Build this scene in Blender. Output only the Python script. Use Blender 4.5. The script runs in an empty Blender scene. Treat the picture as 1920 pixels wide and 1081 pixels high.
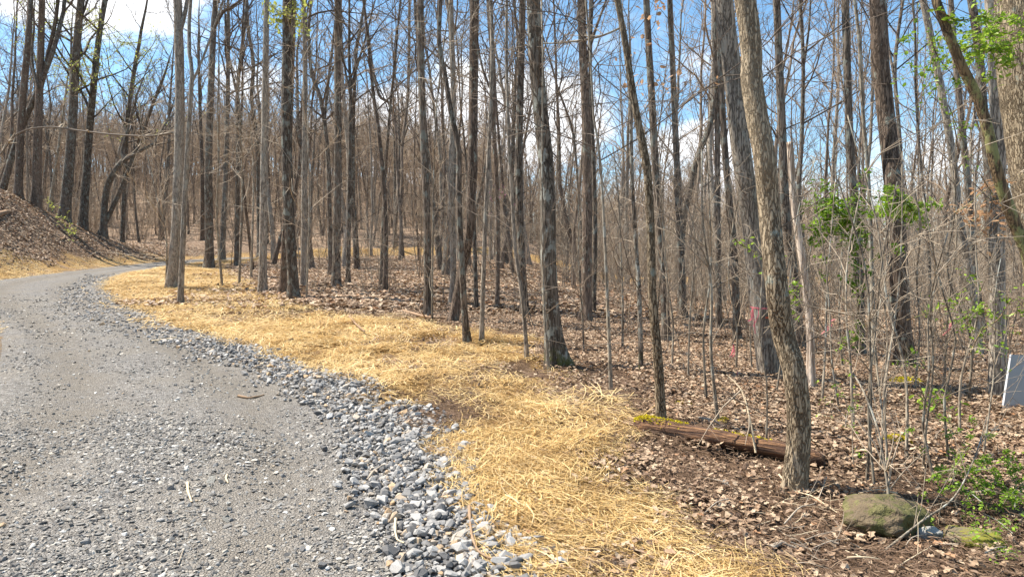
import bpy, math, random
import numpy as np
from mathutils import Vector, Matrix, Euler
R = math.radians
sc = bpy.context.scene
# ------------------------------------------------------------------ camera, sky, sun, exposure
F, HZ, CZ = 1280.0, 500.0, 1.6          # focal length and horizon row in photo pixels, eye height in metres
th = math.atan((540.5 - HZ) / F)
cam = bpy.data.cameras.new("camera"); co = bpy.data.objects.new("camera", cam); sc.collection.objects.link(co)
cam.sensor_width = 36.0; cam.lens = 36.0 * F / 1920.0; cam.clip_start = 0.05; cam.clip_end = 3000
co.location = (0, 0, CZ); co.rotation_euler = (R(90) - th, 0, 0); sc.camera = co

SUN_AZ, SUN_EL = R(-74), R(57)           # azimuth from +Y, negative is left
def raydir(px, py):
    u = (px - 960) / F; v = -(py - 540.5) / F
    return np.array([u, math.cos(th) + v * math.sin(th), -math.sin(th) + v * math.cos(th)])
def at(px, py, Y):
    r = raydir(px, py); return np.array([0, 0, CZ]) + r * (Y / r[1])

w = bpy.data.worlds.new("World"); sc.world = w; w.use_nodes = True
nt = w.node_tree; nt.nodes.clear()
def N(t, typ, **kw):
    n = t.nodes.new(typ)
    for k, v in kw.items():
        if k.startswith("i_"): n.inputs[k[2:].replace("_", " ")].default_value = v
        elif k[0] == "n" and k[1:].isdigit(): n.inputs[int(k[1:])].default_value = v
        else: setattr(n, k, v)
    return n
sky = N(nt, "ShaderNodeTexSky", sky_type="NISHITA", sun_disc=False, sun_elevation=SUN_EL, sun_rotation=SUN_AZ, altitude=200, air_density=1.0, dust_density=0.4, ozone_density=2.0)
geo = N(nt, "ShaderNodeTexCoord")
hs = N(nt, "ShaderNodeHueSaturation", i_Saturation=1.12, i_Value=1.85, i_Hue=.49)
nt.links.new(sky.outputs[0], hs.inputs["Color"])
def vmath(t, op, a, b=None, out=0):
    n = N(t, "ShaderNodeVectorMath", operation=op); t.links.new(a, n.inputs[0])
    if b is not None:
        if hasattr(b, "is_output"): t.links.new(b, n.inputs[1])
        else: n.inputs[1].default_value = b
    return n.outputs[out]
def fmath(t, op, a, b=None, clamp=False):
    n = N(t, "ShaderNodeMath", operation=op, use_clamp=clamp)
    for i, q in enumerate((a, b)):
        if q is None: continue
        if hasattr(q, "is_output"): t.links.new(q, n.inputs[i])
        else: n.inputs[i].default_value = q
    return n.outputs[0]
def mrange(t, a, f0, f1, t0=0.0, t1=1.0, smooth=True):
    n = N(t, "ShaderNodeMapRange", clamp=True); n.interpolation_type = "SMOOTHSTEP" if smooth else "LINEAR"
    t.links.new(a, n.inputs[0])
    for i, q in zip((1, 2, 3, 4), (f0, f1, t0, t1)): n.inputs[i].default_value = q
    return n.outputs[0]
# clouds: a few banks at their places in the sky, broken up by noise of the sky direction
blobs = [((760, 240), .17, 1.2), ((930, 235), .20, 1.25), ((640, 260), .12, .9), ((230, 0), .17, 1.0), ((60, 10), .10, .6), ((1290, 300), .13, .8), ((1330, 380), .2, .9),
         ((480, 150), .10, .6), ((1700, 330), .2, .6), ((1290, 130), .08, .45), ((830, 300), .14, 1.1)]
acc = None
stretch = vmath(nt, "MULTIPLY", geo.outputs["Generated"], (1, 1, 2.2))
for (p, rad, st) in blobs:
    d = raydir(*p); d = d / np.linalg.norm(d)
    dist = vmath(nt, "DISTANCE", stretch, (d[0], d[1], d[2] * 2.2), out=1)
    m = mrange(nt, dist, rad * 1.35, 0.0, 0.0, st)
    acc = m if acc is None else fmath(nt, "MAXIMUM", acc, m)
sepz = N(nt, "ShaderNodeSeparateXYZ"); nt.links.new(geo.outputs["Generated"], sepz.inputs[0])
low = mrange(nt, sepz.outputs[2], 0.14, 0.0, 0.0, .45)
acc = fmath(nt, "MAXIMUM", acc, low)
nz = N(nt, "ShaderNodeTexNoise", i_Scale=5.0, i_Detail=7.0, i_Roughness=.6); nt.links.new(stretch, nz.inputs["Vector"])
nzz = mrange(nt, nz.outputs[0], .2, .75, -.55, .5, smooth=False)
gen = mrange(nt, nz.outputs[0], .52, .75, 0.0, .35)           # thin scattered cloud everywhere
cl = fmath(nt, "ADD", acc, nzz)
cl = mrange(nt, cl, .25, .75)
cl = fmath(nt, "MAXIMUM", cl, gen)
nz2 = N(nt, "ShaderNodeTexNoise", i_Scale=7.0, i_Detail=5.0); nt.links.new(stretch, nz2.inputs["Vector"])
shade = N(nt, "ShaderNodeMix", data_type="RGBA"); nt.links.new(nz2.outputs[0], shade.inputs[0])
shade.inputs[6].default_value = (9.5, 10, 11, 1); shade.inputs[7].default_value = (14.5, 14.5, 14.3, 1)
mixc = N(nt, "ShaderNodeMix", data_type="RGBA"); nt.links.new(cl, mixc.inputs[0]); nt.links.new(hs.outputs[0], mixc.inputs[6]); nt.links.new(shade.outputs[2], mixc.inputs[7])
bg = N(nt, "ShaderNodeBackground", i_Strength=.06); nt.links.new(mixc.outputs[2], bg.inputs[0])
wo = N(nt, "ShaderNodeOutputWorld"); nt.links.new(bg.outputs[0], wo.inputs[0])

sl = bpy.data.lights.new("sun", "SUN"); sl.energy = 5.0; sl.angle = R(.55); sl.color = (1, .94, .84)
so = bpy.data.objects.new("sun", sl); sc.collection.objects.link(so); so.location = (-30, 20, 40)
sdir = Vector((math.sin(SUN_AZ) * math.cos(SUN_EL), math.cos(SUN_AZ) * math.cos(SUN_EL), math.sin(SUN_EL)))
so.rotation_euler = sdir.to_track_quat("Z", "Y").to_euler()
sc.view_settings.view_transform = "Standard"; sc.view_settings.look = "None"; sc.view_settings.exposure = 1.05; sc.view_settings.gamma = 1
sc.view_settings.use_curve_mapping = False
sc.cycles.max_bounces = 5; sc.cycles.diffuse_bounces = 3; sc.cycles.glossy_bounces = 2; sc.cycles.transparent_max_bounces = 4

rng = np.random.default_rng(7); random.seed(7)
# ------------------------------------------------------------------ numpy noise and terrain
_perm = np.random.default_rng(3).random((256, 256))
def vn(x, y):
    xi = np.floor(x).astype(int); yi = np.floor(y).astype(int); fx = x - xi; fy = y - yi
    fx = fx * fx * (3 - 2 * fx); fy = fy * fy * (3 - 2 * fy)
    a = _perm[xi & 255, yi & 255]; b = _perm[(xi + 1) & 255, yi & 255]; c = _perm[xi & 255, (yi + 1) & 255]; d = _perm[(xi + 1) & 255, (yi + 1) & 255]
    return (a + (b - a) * fx) * (1 - fy) + (c + (d - c) * fx) * fy - .5
def fbm(x, y, o=4, g=.5):
    s = 0; a = 1.0
    for i in range(o):
        s = s + a * vn(x * 2 ** i + 17.3 * i, y * 2 ** i + 9.1 * i); a *= g
    return s
def ss(a, b, x):
    t = np.clip((x - a) / (b - a), 0, 1); return t * t * (3 - 2 * t)
def base(x, y): return .045 * np.maximum(np.minimum(y, 75) - 2, 0) * (1 - ss(-3., 12., x))
def hit(px, py, h=base):
    Y = 2.5
    for i in range(3000):
        p = at(px, py, Y)
        if p[2] < h(p[0], p[1]): return p
        Y *= 1.003
    return p
EDGE_R = [(1.1, -30), (.75, -5), (.35, 2.)] + [tuple(hit(*q)[:2]) for q in [(960, 1040), (860, 900), (750, 790), (650, 720), (500, 665), (330, 610), (250, 580), (180, 540), (230, 515), (310, 500), (385, 493)]] + [(-18.2, 48.5), (-15, 54), (-9, 58.5), (0, 62), (14, 65), (40, 68)]
EDGE_L = [(-3.4, -30), (-3.8, -5), (-4.0, 2), (-4.4, 4.5), (-5.6, 7.3), (-8.4, 11.3), (-11.6, 14.9), (-14.9, 18.3), (-18.0, 22.3), (-19.69, 26.25), (-20.5, 30.2), (-21.6, 35.7), (-22.9, 43.7), (-22.6, 51), (-19, 58), (-12, 63), (0, 66.5), (14, 69.5), (40, 72.5)]
EDGE_S = [(2.6, -30), (2.2, 0)] + [tuple(hit(*q)[:2]) for q in [(1530, 1081), (1330, 985), (1250, 900), (1200, 850), (1130, 780), (1060, 735), (1010, 700), (1000, 670), (1000, 640), (870, 622), (760, 600), (640, 590), (560, 572), (480, 545), (430, 515), (400, 495)]] + [(-19, 43)]
def sdist(pl, x, y):
    """signed distance to a polyline, positive on its right-hand side"""
    pl = np.array(pl, float); best = np.full(np.shape(x), 1e9); sg = np.ones(np.shape(x))
    for a, b in zip(pl[:-1], pl[1:]):
        d = b - a; L = d @ d
        t = np.clip(((x - a[0]) * d[0] + (y - a[1]) * d[1]) / L, 0, 1)
        ex = x - a[0] - t * d[0]; ey = y - a[1] - t * d[1]; q = ex * ex + ey * ey
        cr = d[1] * (x - a[0]) - d[0] * (y - a[1])
        m = q < best; best = np.where(m, q, best); sg = np.where(m, np.sign(cr), sg)
    return np.sqrt(best) * sg
def zones(x, y):
    dR = sdist(EDGE_R, x, y); sL = -sdist(EDGE_L, x, y); dS = sdist(EDGE_S, x, y)
    return dR, sL, dS
def HT(x, y, micro=True, z=None):
    x = np.asarray(x, float); y = np.asarray(y, float)
    dR, sL, dS = z if z is not None else zones(x, y)
    h = base(x, y)
    Hb = 4.8 - 3.6 * ss(33, 50, y + .3 * (x + 22)) + .5 * fbm(x * .12, y * .12, 2)
    h = h + np.where(sL > 0, Hb * ss(-.3, 7.6, sL), 0) - np.where(sL > 0, Hb * ss(-.3, 7.6, 0), 0)
    slope = .13 * (1 - ss(-40, 12, x)) + .045 * (1 - ss(0, 45, x)) + .004
    h = h + slope * np.maximum(np.minimum(y, 190) - 66, 0)
    h = h + .55 * np.exp(-((dR - 1.3) / 1.1) ** 2) * ss(46, 53, y) * (dR > 0)      # straw berm on the far side of the island
    h = h + .12 * np.exp(-((dR - 1.0) / .8) ** 2) * ss(20, 27, y)
    off = np.clip(np.maximum(dR, sL), 0, 1)
    if micro:
        h = h + off * (.10 * fbm(x * .45, y * .45, 3)) + (.006 + off * .03) * fbm(x * 2.3 + 5, y * 2.3, 4, .6)
        clod = np.clip(fbm(x * 3.1, y * 3.1, 3) - .12, 0, 1) * ss(-.8, .1, dS) * (1 - ss(.8, 2.5, dS)) * (dR > .4)
        h = h + .10 * clod
        h = h + .06 * fbm(x * 6, y * 6, 4, .6) * off * (1 - ss(14, 26, y))
    h = h - .05 * (dR < 0) * (sL < 0) * ss(0, .5, np.minimum(-dR, -sL))
    return h
def H1(x, y): return float(HT(np.array([x]), np.array([y]))[0])
_ys = 2.5 * 1.004 ** np.arange(1100)
def hit_t(px, py):
    """ground point seen at a pixel of the photograph"""
    r = raydir(px, py); P = np.array([0, 0, CZ])[None] + r[None] * (_ys / r[1])[:, None]; below = P[:, 2] < HT(P[:, 0], P[:, 1], False)
    i = int(np.argmax(below)) if below.any() else len(_ys) - 1
    return P[i]
def straw_w(x, y, z):
    dR, sL, dS = z
    n = fbm(x * .8, y * .8, 3); n2 = fbm(x * 2.6, y * 2.6 + 40, 3)
    a = (dR > .05) * ss(.35, -.35, dS + .7 * n + .25 * n2) * (y < 43)
    a = a * (1 - .85 * np.exp(-((dR - .32) / .22) ** 2) * ss(-.12, .1, n2 + n * .6) * (y < 9))
    b = (dR > 0) * ss(3.0, 2.0, dR + n) * (y > 40)
    c = (sL > .05) * ss(2.0, 1.2, sL + 1.0 * n) * ss(.18, .02, n2)
    s = np.maximum(np.maximum(a, b), c)
    return s * (1 - .95 * hole_w(x, y, z))
def hole_w(x, y, z):
    dR, sL, dS = z
    hole = ss(.29, .38, fbm(x * 1.4 + 30, y * 1.4, 4, .6) + .16 * np.exp(-((dS + 1.1) / .8) ** 2))
    return (1 - .75 * ss(14, 24, y)) * np.maximum(hole, .85 * ss(.19, .31, fbm(x * 3.4 + 3, y * 3.4 + 7, 3)))
def soil_w(x, y, z):
    dR, sL, dS = z; n = fbm(x * .9 + 3, y * .9, 4, .6)
    a = (dR > 0) * ss(-1.2, .0, dS + n) * (1 - ss(.5 + 2.2 * ss(6.0, 4.2, y), 1.7 + 2.6 * ss(6.4, 4.4, y), dS + 1.0 * n)) * (y < 43)
    b = (sL > .6) * (.3 * (1 - ss(5, 8, sL)) * ss(-.25, .15, n) + .55 * (1 - ss(1.8, 3.4, sL + 2.0 * n)))
    return np.clip(np.maximum(np.maximum(a, b), np.maximum(hole_w(x, y, z), np.exp(-((dR - .3) / .3) ** 2)) * (dR > 0) * (dS < .5) * (y < 43)), 0, 1)
# ------------------------------------------------------------------ mesh helpers
def mk(name, V, faces, mats=(), smooth=True, attrs=None, matidx=None):
    me = bpy.data.meshes.new(name); V = np.asarray(V, np.float32).reshape(-1, 3)
    me.vertices.add(len(V)); me.vertices.foreach_set("co", V.ravel())
    faces = [np.asarray(f, np.int32) for f in faces if len(f)]
    if faces:
        lt = np.concatenate([np.full(len(f), f.shape[1], np.int32) for f in faces]); ls = np.concatenate([[0], np.cumsum(lt)[:-1]]).astype(np.int32)
        lv = np.concatenate([f.ravel() for f in faces])
        me.loops.add(len(lv)); me.loops.foreach_set("vertex_index", lv)
        me.polygons.add(len(lt)); me.polygons.foreach_set("loop_start", ls); me.polygons.foreach_set("loop_total", lt)
        me.polygons.foreach_set("use_smooth", np.full(len(lt), smooth))
        if matidx is not None: me.polygons.foreach_set("material_index", np.asarray(matidx, np.int32))
    for k, a in (attrs or {}).items():
        at_ = me.attributes.new(k, "FLOAT", "POINT"); at_.data.foreach_set("value", np.asarray(a, np.float32).ravel())
    for m in mats: me.materials.append(m)
    me.update(calc_edges=True)
    return me
def put(name, me, parent=None, loc=None, rot=None, scale=None, kind=None):
    o = bpy.data.objects.new(name, me); sc.collection.objects.link(o)
    if parent is not None: o.parent = parent
    if loc is not None: o.location = [float(v) for v in loc]
    if rot is not None: o.rotation_euler = rot
    if scale is not None: o.scale = scale if hasattr(scale, "__len__") else (scale,) * 3
    if kind: o["kind"] = kind
    return o
def tag(o, label=None, cat=None, group=None, kind=None):
    if label: o["label"] = label
    if cat: o["category"] = cat
    if group: o["group"] = group
    if kind: o["kind"] = kind
    return o
def root(name, loc, label, cat, group=None):
    return tag(put(name, None, loc=loc), label, cat, group)
class TB:
    """collects tubes and turns them into one mesh"""
    def __init__(s): s.g = {}; s.xv = []; s.xf = {}; s.n = 0
    def add(s, P, r, sides=3, tone=0.5):
        P = np.asarray(P, float); r = np.broadcast_to(np.asarray(r, float), (len(P),))
        s.g.setdefault((len(P), sides), []).append((P, r, tone))
    def arrays(s):
        Vs, Fs, T = [], [], []; off = 0
        for (n, k), L in s.g.items():
            P = np.stack([a[0] for a in L]); r = np.stack([a[1] for a in L]); tone = np.array([a[2] for a in L])
            t = np.gradient(P, axis=1); t /= np.linalg.norm(t, axis=2, keepdims=True) + 1e-9
            mt = np.abs(t.mean(1)); ref = np.eye(3)[np.argmin(mt, 1)][:, None, :]
            n1 = ref - (ref * t).sum(2, keepdims=True) * t; n1 /= np.linalg.norm(n1, axis=2, keepdims=True) + 1e-9
            n2 = np.cross(t, n1); a = np.arange(k) * 2 * math.pi / k
            V = P[:, :, None, :] + r[:, :, None, None] * (np.cos(a)[None, None, :, None] * n1[:, :, None, :] + np.sin(a)[None, None, :, None] * n2[:, :, None, :])
            m = len(L); idx = np.arange(m * n * k).reshape(m, n, k) + off
            q = np.stack([idx[:, :-1, :], np.roll(idx[:, :-1, :], -1, 2), np.roll(idx[:, 1:, :], -1, 2), idx[:, 1:, :]], -1).reshape(-1, 4)
            Vs.append(V.reshape(-1, 3)); Fs.append(q); T.append(np.repeat(tone, n * k)); off += m * n * k
        return np.concatenate(Vs), np.concatenate(Fs), np.concatenate(T)
    def mesh(s, name, mat, smooth=True):
        V, Fq, T = s.arrays(); return mk(name, V, [Fq], [mat], smooth, {"tone": T})
def unit(v): v = np.asarray(v, float); return v / (np.linalg.norm(v) + 1e-9)
# ------------------------------------------------------------------ materials
def newmat(name):
    m = bpy.data.materials.new(name); m.use_nodes = True; t = m.node_tree
    return m, t, t.nodes["Principled BSDF"]
def ramp(t, src, stops, interp="LINEAR"):
    n = N(t, "ShaderNodeValToRGB"); n.color_ramp.interpolation = interp; e = n.color_ramp.elements
    while len(e) < len(stops): e.new(.5)
    for i, (p, c) in enumerate(stops): e[i].position = p; e[i].color = (*c, 1)
    t.links.new(src, n.inputs[0]); return n.outputs[0]
def mixc_(t, f, a, b, mode="MIX"):
    n = N(t, "ShaderNodeMix", data_type="RGBA", blend_type=mode)
    for i, q in ((0, f), (6, a), (7, b)):
        if hasattr(q, "is_output"): t.links.new(q, n.inputs[i])
        else: n.inputs[i].default_value = q if i == 0 else (*q, 1)
    return n.outputs[2]
def noise(t, vec, scale, detail=4, rough=.55):
    n = N(t, "ShaderNodeTexNoise", i_Scale=scale, i_Detail=detail, i_Roughness=rough)
    if vec is not None: t.links.new(vec, n.inputs["Vector"])
    return n.outputs[0]
def bump(t, h, dist, strength=1.0, normal=None):
    n = N(t, "ShaderNodeBump", i_Strength=strength, i_Distance=dist); t.links.new(h, n.inputs["Height"])
    if normal is not None: t.links.new(normal, n.inputs["Normal"])
    return n.outputs[0]
def bark(name, dark, light, furrow=14, fd=.012, lichen=0.0, lcol=(.33, .36, .30), stretch=.12, moss=0.0):
    m, t, b = newmat(name); tc = N(t, "ShaderNodeTexCoord"); oi = N(t, "ShaderNodeObjectInfo")
    v = vmath(t, "MULTIPLY", tc.outputs["Object"], (1, 1, stretch))
    off = N(t, "ShaderNodeVectorMath", operation="SCALE"); t.links.new(oi.outputs["Random"], off.inputs["Scale"]); off.inputs[0].default_value = (37, 21, 11)
    vv = vmath(t, "ADD", v, off.outputs[0])
    wob = noise(t, tc.outputs["Object"], 3.0, 2); 
    w1 = N(t, "ShaderNodeVectorMath", operation="MULTIPLY_ADD"); t.links.new(N(t, "ShaderNodeTexNoise", i_Scale=5.0).outputs[1], w1.inputs[0]); w1.inputs[1].default_value = (.05, .05, .03); t.links.new(vv, w1.inputs[2])
    def gap(v_, sc_):
        return fmath(t, "ABSOLUTE", fmath(t, "SUBTRACT", fmath(t, "MULTIPLY", noise(t, v_, sc_, 3, .5), 2.0), 1.0))
    rid = mrange(t, fmath(t, "MINIMUM", gap(w1.outputs[0], furrow * .6), fmath(t, "ADD", gap(vmath(t, "ADD", w1.outputs[0], (7, 3, 1)), furrow * .7), .02)), .0, .15)
    fine = noise(t, vv, 60, 4, .7); big = noise(t, vv, 4, 3)
    h = fmath(t, "ADD", fmath(t, "MULTIPLY", rid, .75), fmath(t, "MULTIPLY", fine, .35))
    c = ramp(t, h, [(.12, tuple(q * .45 for q in dark)), (.4, dark), (.85, light)])
    c = mixc_(t, mrange(t, big, .35, .8, 0, .35), c, tuple(q * 1.35 for q in light))
    hv = N(t, "ShaderNodeHueSaturation"); t.links.new(c, hv.inputs["Color"]); t.links.new(mrange(t, oi.outputs["Random"], 0, 1, .75, 1.25, smooth=False), hv.inputs["Value"])
    c = hv.outputs[0]
    if lichen:
        ln = noise(t, vmath(t, "MULTIPLY", tc.outputs["Object"], (1, 1, .6)), 7, 6, .7); c = mixc_(t, mrange(t, ln, .62 - .2 * lichen, .70 - .2 * lichen, 0, .8), c, lcol)
    if moss:
        sz = N(t, "ShaderNodeSeparateXYZ"); t.links.new(tc.outputs["Object"], sz.inputs[0])
        mz = fmath(t, "MULTIPLY", mrange(t, sz.outputs[2], moss, 0.0), mrange(t, noise(t, tc.outputs["Object"], 9, 5, .7), .42, .58)); c = mixc_(t, mz, c, (.11, .11, .03))
    t.links.new(c, b.inputs["Base Color"]); b.inputs["Roughness"].default_value = .92; b.inputs["Specular IOR Level"].default_value = .2
    t.links.new(bump(t, h, fd), b.inputs["Normal"]); return m
M = {}
M["bark_dark"] = bark("bark_dark", (.082, .063, .048), (.215, .17, .13), 34, .012, .5, (.26, .27, .23))
M["bark_grey"] = bark("bark_grey", (.17, .14, .11), (.40, .34, .27), 44, .006, .35, (.34, .33, .28))
M["bark_tan"] = bark("bark_tan", (.14, .10, .062), (.40, .315, .21), 62, .010, .1, stretch=.2)
M["bark_lichen"] = bark("bark_lichen", (.085, .067, .05), (.21, .17, .13), 34, .011, .55, (.40, .40, .34), moss=.35)
M["bark_red"] = bark("bark_red", (.095, .068, .05), (.235, .175, .13), 40, .010, .25)
M["bark_sapling"] = bark("bark_sapling", (.17, .135, .10), (.33, .28, .21), 40, .002, .5, (.42, .42, .36))
M["bark_far"] = bark("bark_far", (.14, .105, .078), (.29, .23, .175), 12, .01, 0)
M["bark_snag"] = bark("bark_snag", (.34, .24, .17), (.70, .58, .46), 24, .012, 0, stretch=.06)
M["bark_vine"] = bark("bark_vine", (.10, .07, .045), (.25, .17, .09), 30, .006, .6, (.30, .30, .12))
def twigmat(name, a, b_):
    m, t, b = newmat(name); oi = N(t, "ShaderNodeObjectInfo"); an = N(t, "ShaderNodeAttribute", attribute_name="tone")
    c = mixc_(t, an.outputs["Fac"], a, b_); hv = N(t, "ShaderNodeHueSaturation"); t.links.new(c, hv.inputs["Color"])
    t.links.new(mrange(t, oi.outputs["Random"], 0, 1, .75, 1.25, smooth=False), hv.inputs["Value"])
    t.links.new(hv.outputs[0], b.inputs["Base Color"]); b.inputs["Roughness"].default_value = .8; b.inputs["Specular IOR Level"].default_value = .25; return m
M["twig_dark"] = twigmat("twig_dark", (.085, .065, .05), (.22, .17, .125))
M["twig_tan"] = twigmat("twig_tan", (.22, .17, .12), (.46, .37, .27))
M["twig_far"] = twigmat("twig_far", (.25, .18, .12), (.47, .36, .25))
def leafmat(name, stops, trans=.35, rough=.6, attr="tone"):
    m, t, b = newmat(name); an = N(t, "ShaderNodeAttribute", attribute_name=attr); oi = N(t, "ShaderNodeObjectInfo")
    f = fmath(t, "FRACT", fmath(t, "ADD", an.outputs["Fac"], fmath(t, "MULTIPLY", oi.outputs["Random"], .37)))
    c = ramp(t, f, stops); t.links.new(c, b.inputs["Base Color"]); b.inputs["Roughness"].default_value = rough; b.inputs["Specular IOR Level"].default_value = .3
    tr = N(t, "ShaderNodeBsdfTranslucent"); t.links.new(c, tr.inputs[0]); mx = N(t, "ShaderNodeMixShader", n0=trans)
    t.links.new(b.outputs[0], mx.inputs[1]); t.links.new(tr.outputs[0], mx.inputs[2]); t.links.new(mx.outputs[0], t.nodes["Material Output"].inputs[0]); return m
M["straw"] = leafmat("straw", [(0, (.34, .19, .065)), (.35, (.65, .45, .185)), (.7, (.82, .62, .31)), (1, (.90, .75, .46))], .2, .45)
_t = M["straw"].node_tree; _b = _t.nodes["Principled BSDF"]; _src = _b.inputs["Base Color"].links[0].from_socket; _g = N(_t, "ShaderNodeNewGeometry")
_c = mixc_(_t, mrange(_t, noise(_t, _g.outputs["Position"], 1.6, 5, .7), .48, .68, 0, .75), _src, mixc_(_t, 1.0, _src, (.50, .40, .34), "MULTIPLY")); _t.links.new(_c, _b.inputs["Base Color"])   # damp, muddy straw in patches
M["litter"] = leafmat("litter", [(0, (.12, .07, .043)), (.3, (.26, .168, .107)), (.6, (.39, .275, .175)), (.85, (.54, .405, .275)), (1, (.36, .18, .085))], .12, .6)
M["leaf_green"] = leafmat("leaf_green", [(0, (.09, .17, .015)), (.5, (.26, .42, .035)), (1, (.50, .62, .09))], .45, .4)
M["leaf_bud"] = leafmat("leaf_bud", [(0, (.34, .38, .07)), (1, (.52, .54, .14))], .5)
M["leaf_dry"] = leafmat("leaf_dry", [(0, (.38, .20, .10)), (1, (.66, .42, .24))], .4)
M["leaf_pink"] = leafmat("leaf_pink", [(0, (.45, .10, .26)), (1, (.6, .2, .38))], .4)
def rockmat(name, stops, lich=None, scale=14, fd=.01):
    m, t, b = newmat(name); tc = N(t, "ShaderNodeTexCoord"); oi = N(t, "ShaderNodeObjectInfo")
    c = ramp(t, oi.outputs["Random"], stops); n = noise(t, tc.outputs["Object"], scale, 5, .65)
    c = mixc_(t, .55, c, ramp(t, n, [(.3, (.35, .35, .35)), (.7, (.75, .75, .75))]), "OVERLAY")
    if lich:
        for (lc, s, lo) in lich: c = mixc_(t, mrange(t, noise(t, tc.outputs["Object"], s, 6, .7), lo, lo + .06), c, lc)
    t.links.new(c, b.inputs["Base Color"]); b.inputs["Roughness"].default_value = .8; b.inputs["Specular IOR Level"].default_value = .35
    t.links.new(bump(t, n, fd), b.inputs["Normal"]); return m
M["stone"] = rockmat("stone", [(0, (.105, .10, .095)), (.25, (.21, .20, .19)), (.5, (.315, .30, .28)), (.8, (.43, .41, .38)), (.9, (.42, .34, .25)), (.96, (.50, .33, .18)), (1, (.56, .545, .52))], scale=30, fd=.004)
M["chip"] = rockmat("chip", [(0, (.09, .083, .077)), (.3, (.19, .178, .162)), (.65, (.31, .29, .26)), (.88, (.43, .38, .31)), (1, (.60, .58, .54))], scale=60, fd=.002)
M["boulder"] = rockmat("boulder", [(0, (.13, .095, .055)), (1, (.15, .11, .065))], [((.10, .095, .03), 4, .46), ((.17, .15, .06), 11, .55), ((.28, .28, .24), 3.1, .66)], 14, .05)
M["mossy_rock"] = rockmat("mossy_rock", [(0, (.15, .12, .07)), (1, (.17, .14, .09))], [((.17, .16, .02), 4, .43)], 9, .02)
M["lichen_grey"] = rockmat("lichen_grey", [(0, (.25, .24, .215)), (1, (.31, .30, .27))], [((.14, .13, .10), 8, .5)], 20, .01)
M["moss"] = leafmat("moss", [(0, (.34, .29, .01)), (.5, (.60, .50, .02)), (1, (.80, .66, .03))], .1, .9)
def plain(name, col, rough=.6, spec=.4, metal=0, nscale=20, amt=.15):
    m, t, b = newmat(name); tc = N(t, "ShaderNodeTexCoord"); n = noise(t, tc.outputs["Object"], nscale, 4)
    c = mixc_(t, n, tuple(q * (1 - amt) for q in col), tuple(min(1, q * (1 + amt)) for q in col)); t.links.new(c, b.inputs["Base Color"])
    b.inputs["Roughness"].default_value = rough; b.inputs["Specular IOR Level"].default_value = spec; b.inputs["Metallic"].default_value = metal; return m
M["ribbon"] = leafmat("ribbon", [(0, (.80, .24, .27)), (1, (.92, .36, .38))], .45, .35)
M["ribbon_orange"] = leafmat("ribbon_orange", [(0, (.9, .14, .05)), (1, (.95, .2, .08))], .4, .35)
M["panel"] = plain("panel", (.46, .50, .52), .45, .4, 0, 6, .1)
M["panel_edge"] = plain("panel_edge", (.75, .75, .76), .4, .5)
M["wood_pale"] = plain("wood_pale", (.62, .50, .33), .7, .2, 0, 30, .25)
M["wood_stick"] = plain("wood_stick", (.30, .20, .125), .8, .2, 0, 25, .35)
M["wood_grey"] = plain("wood_grey", (.40, .33, .25), .8, .2, 0, 25, .3)
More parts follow.
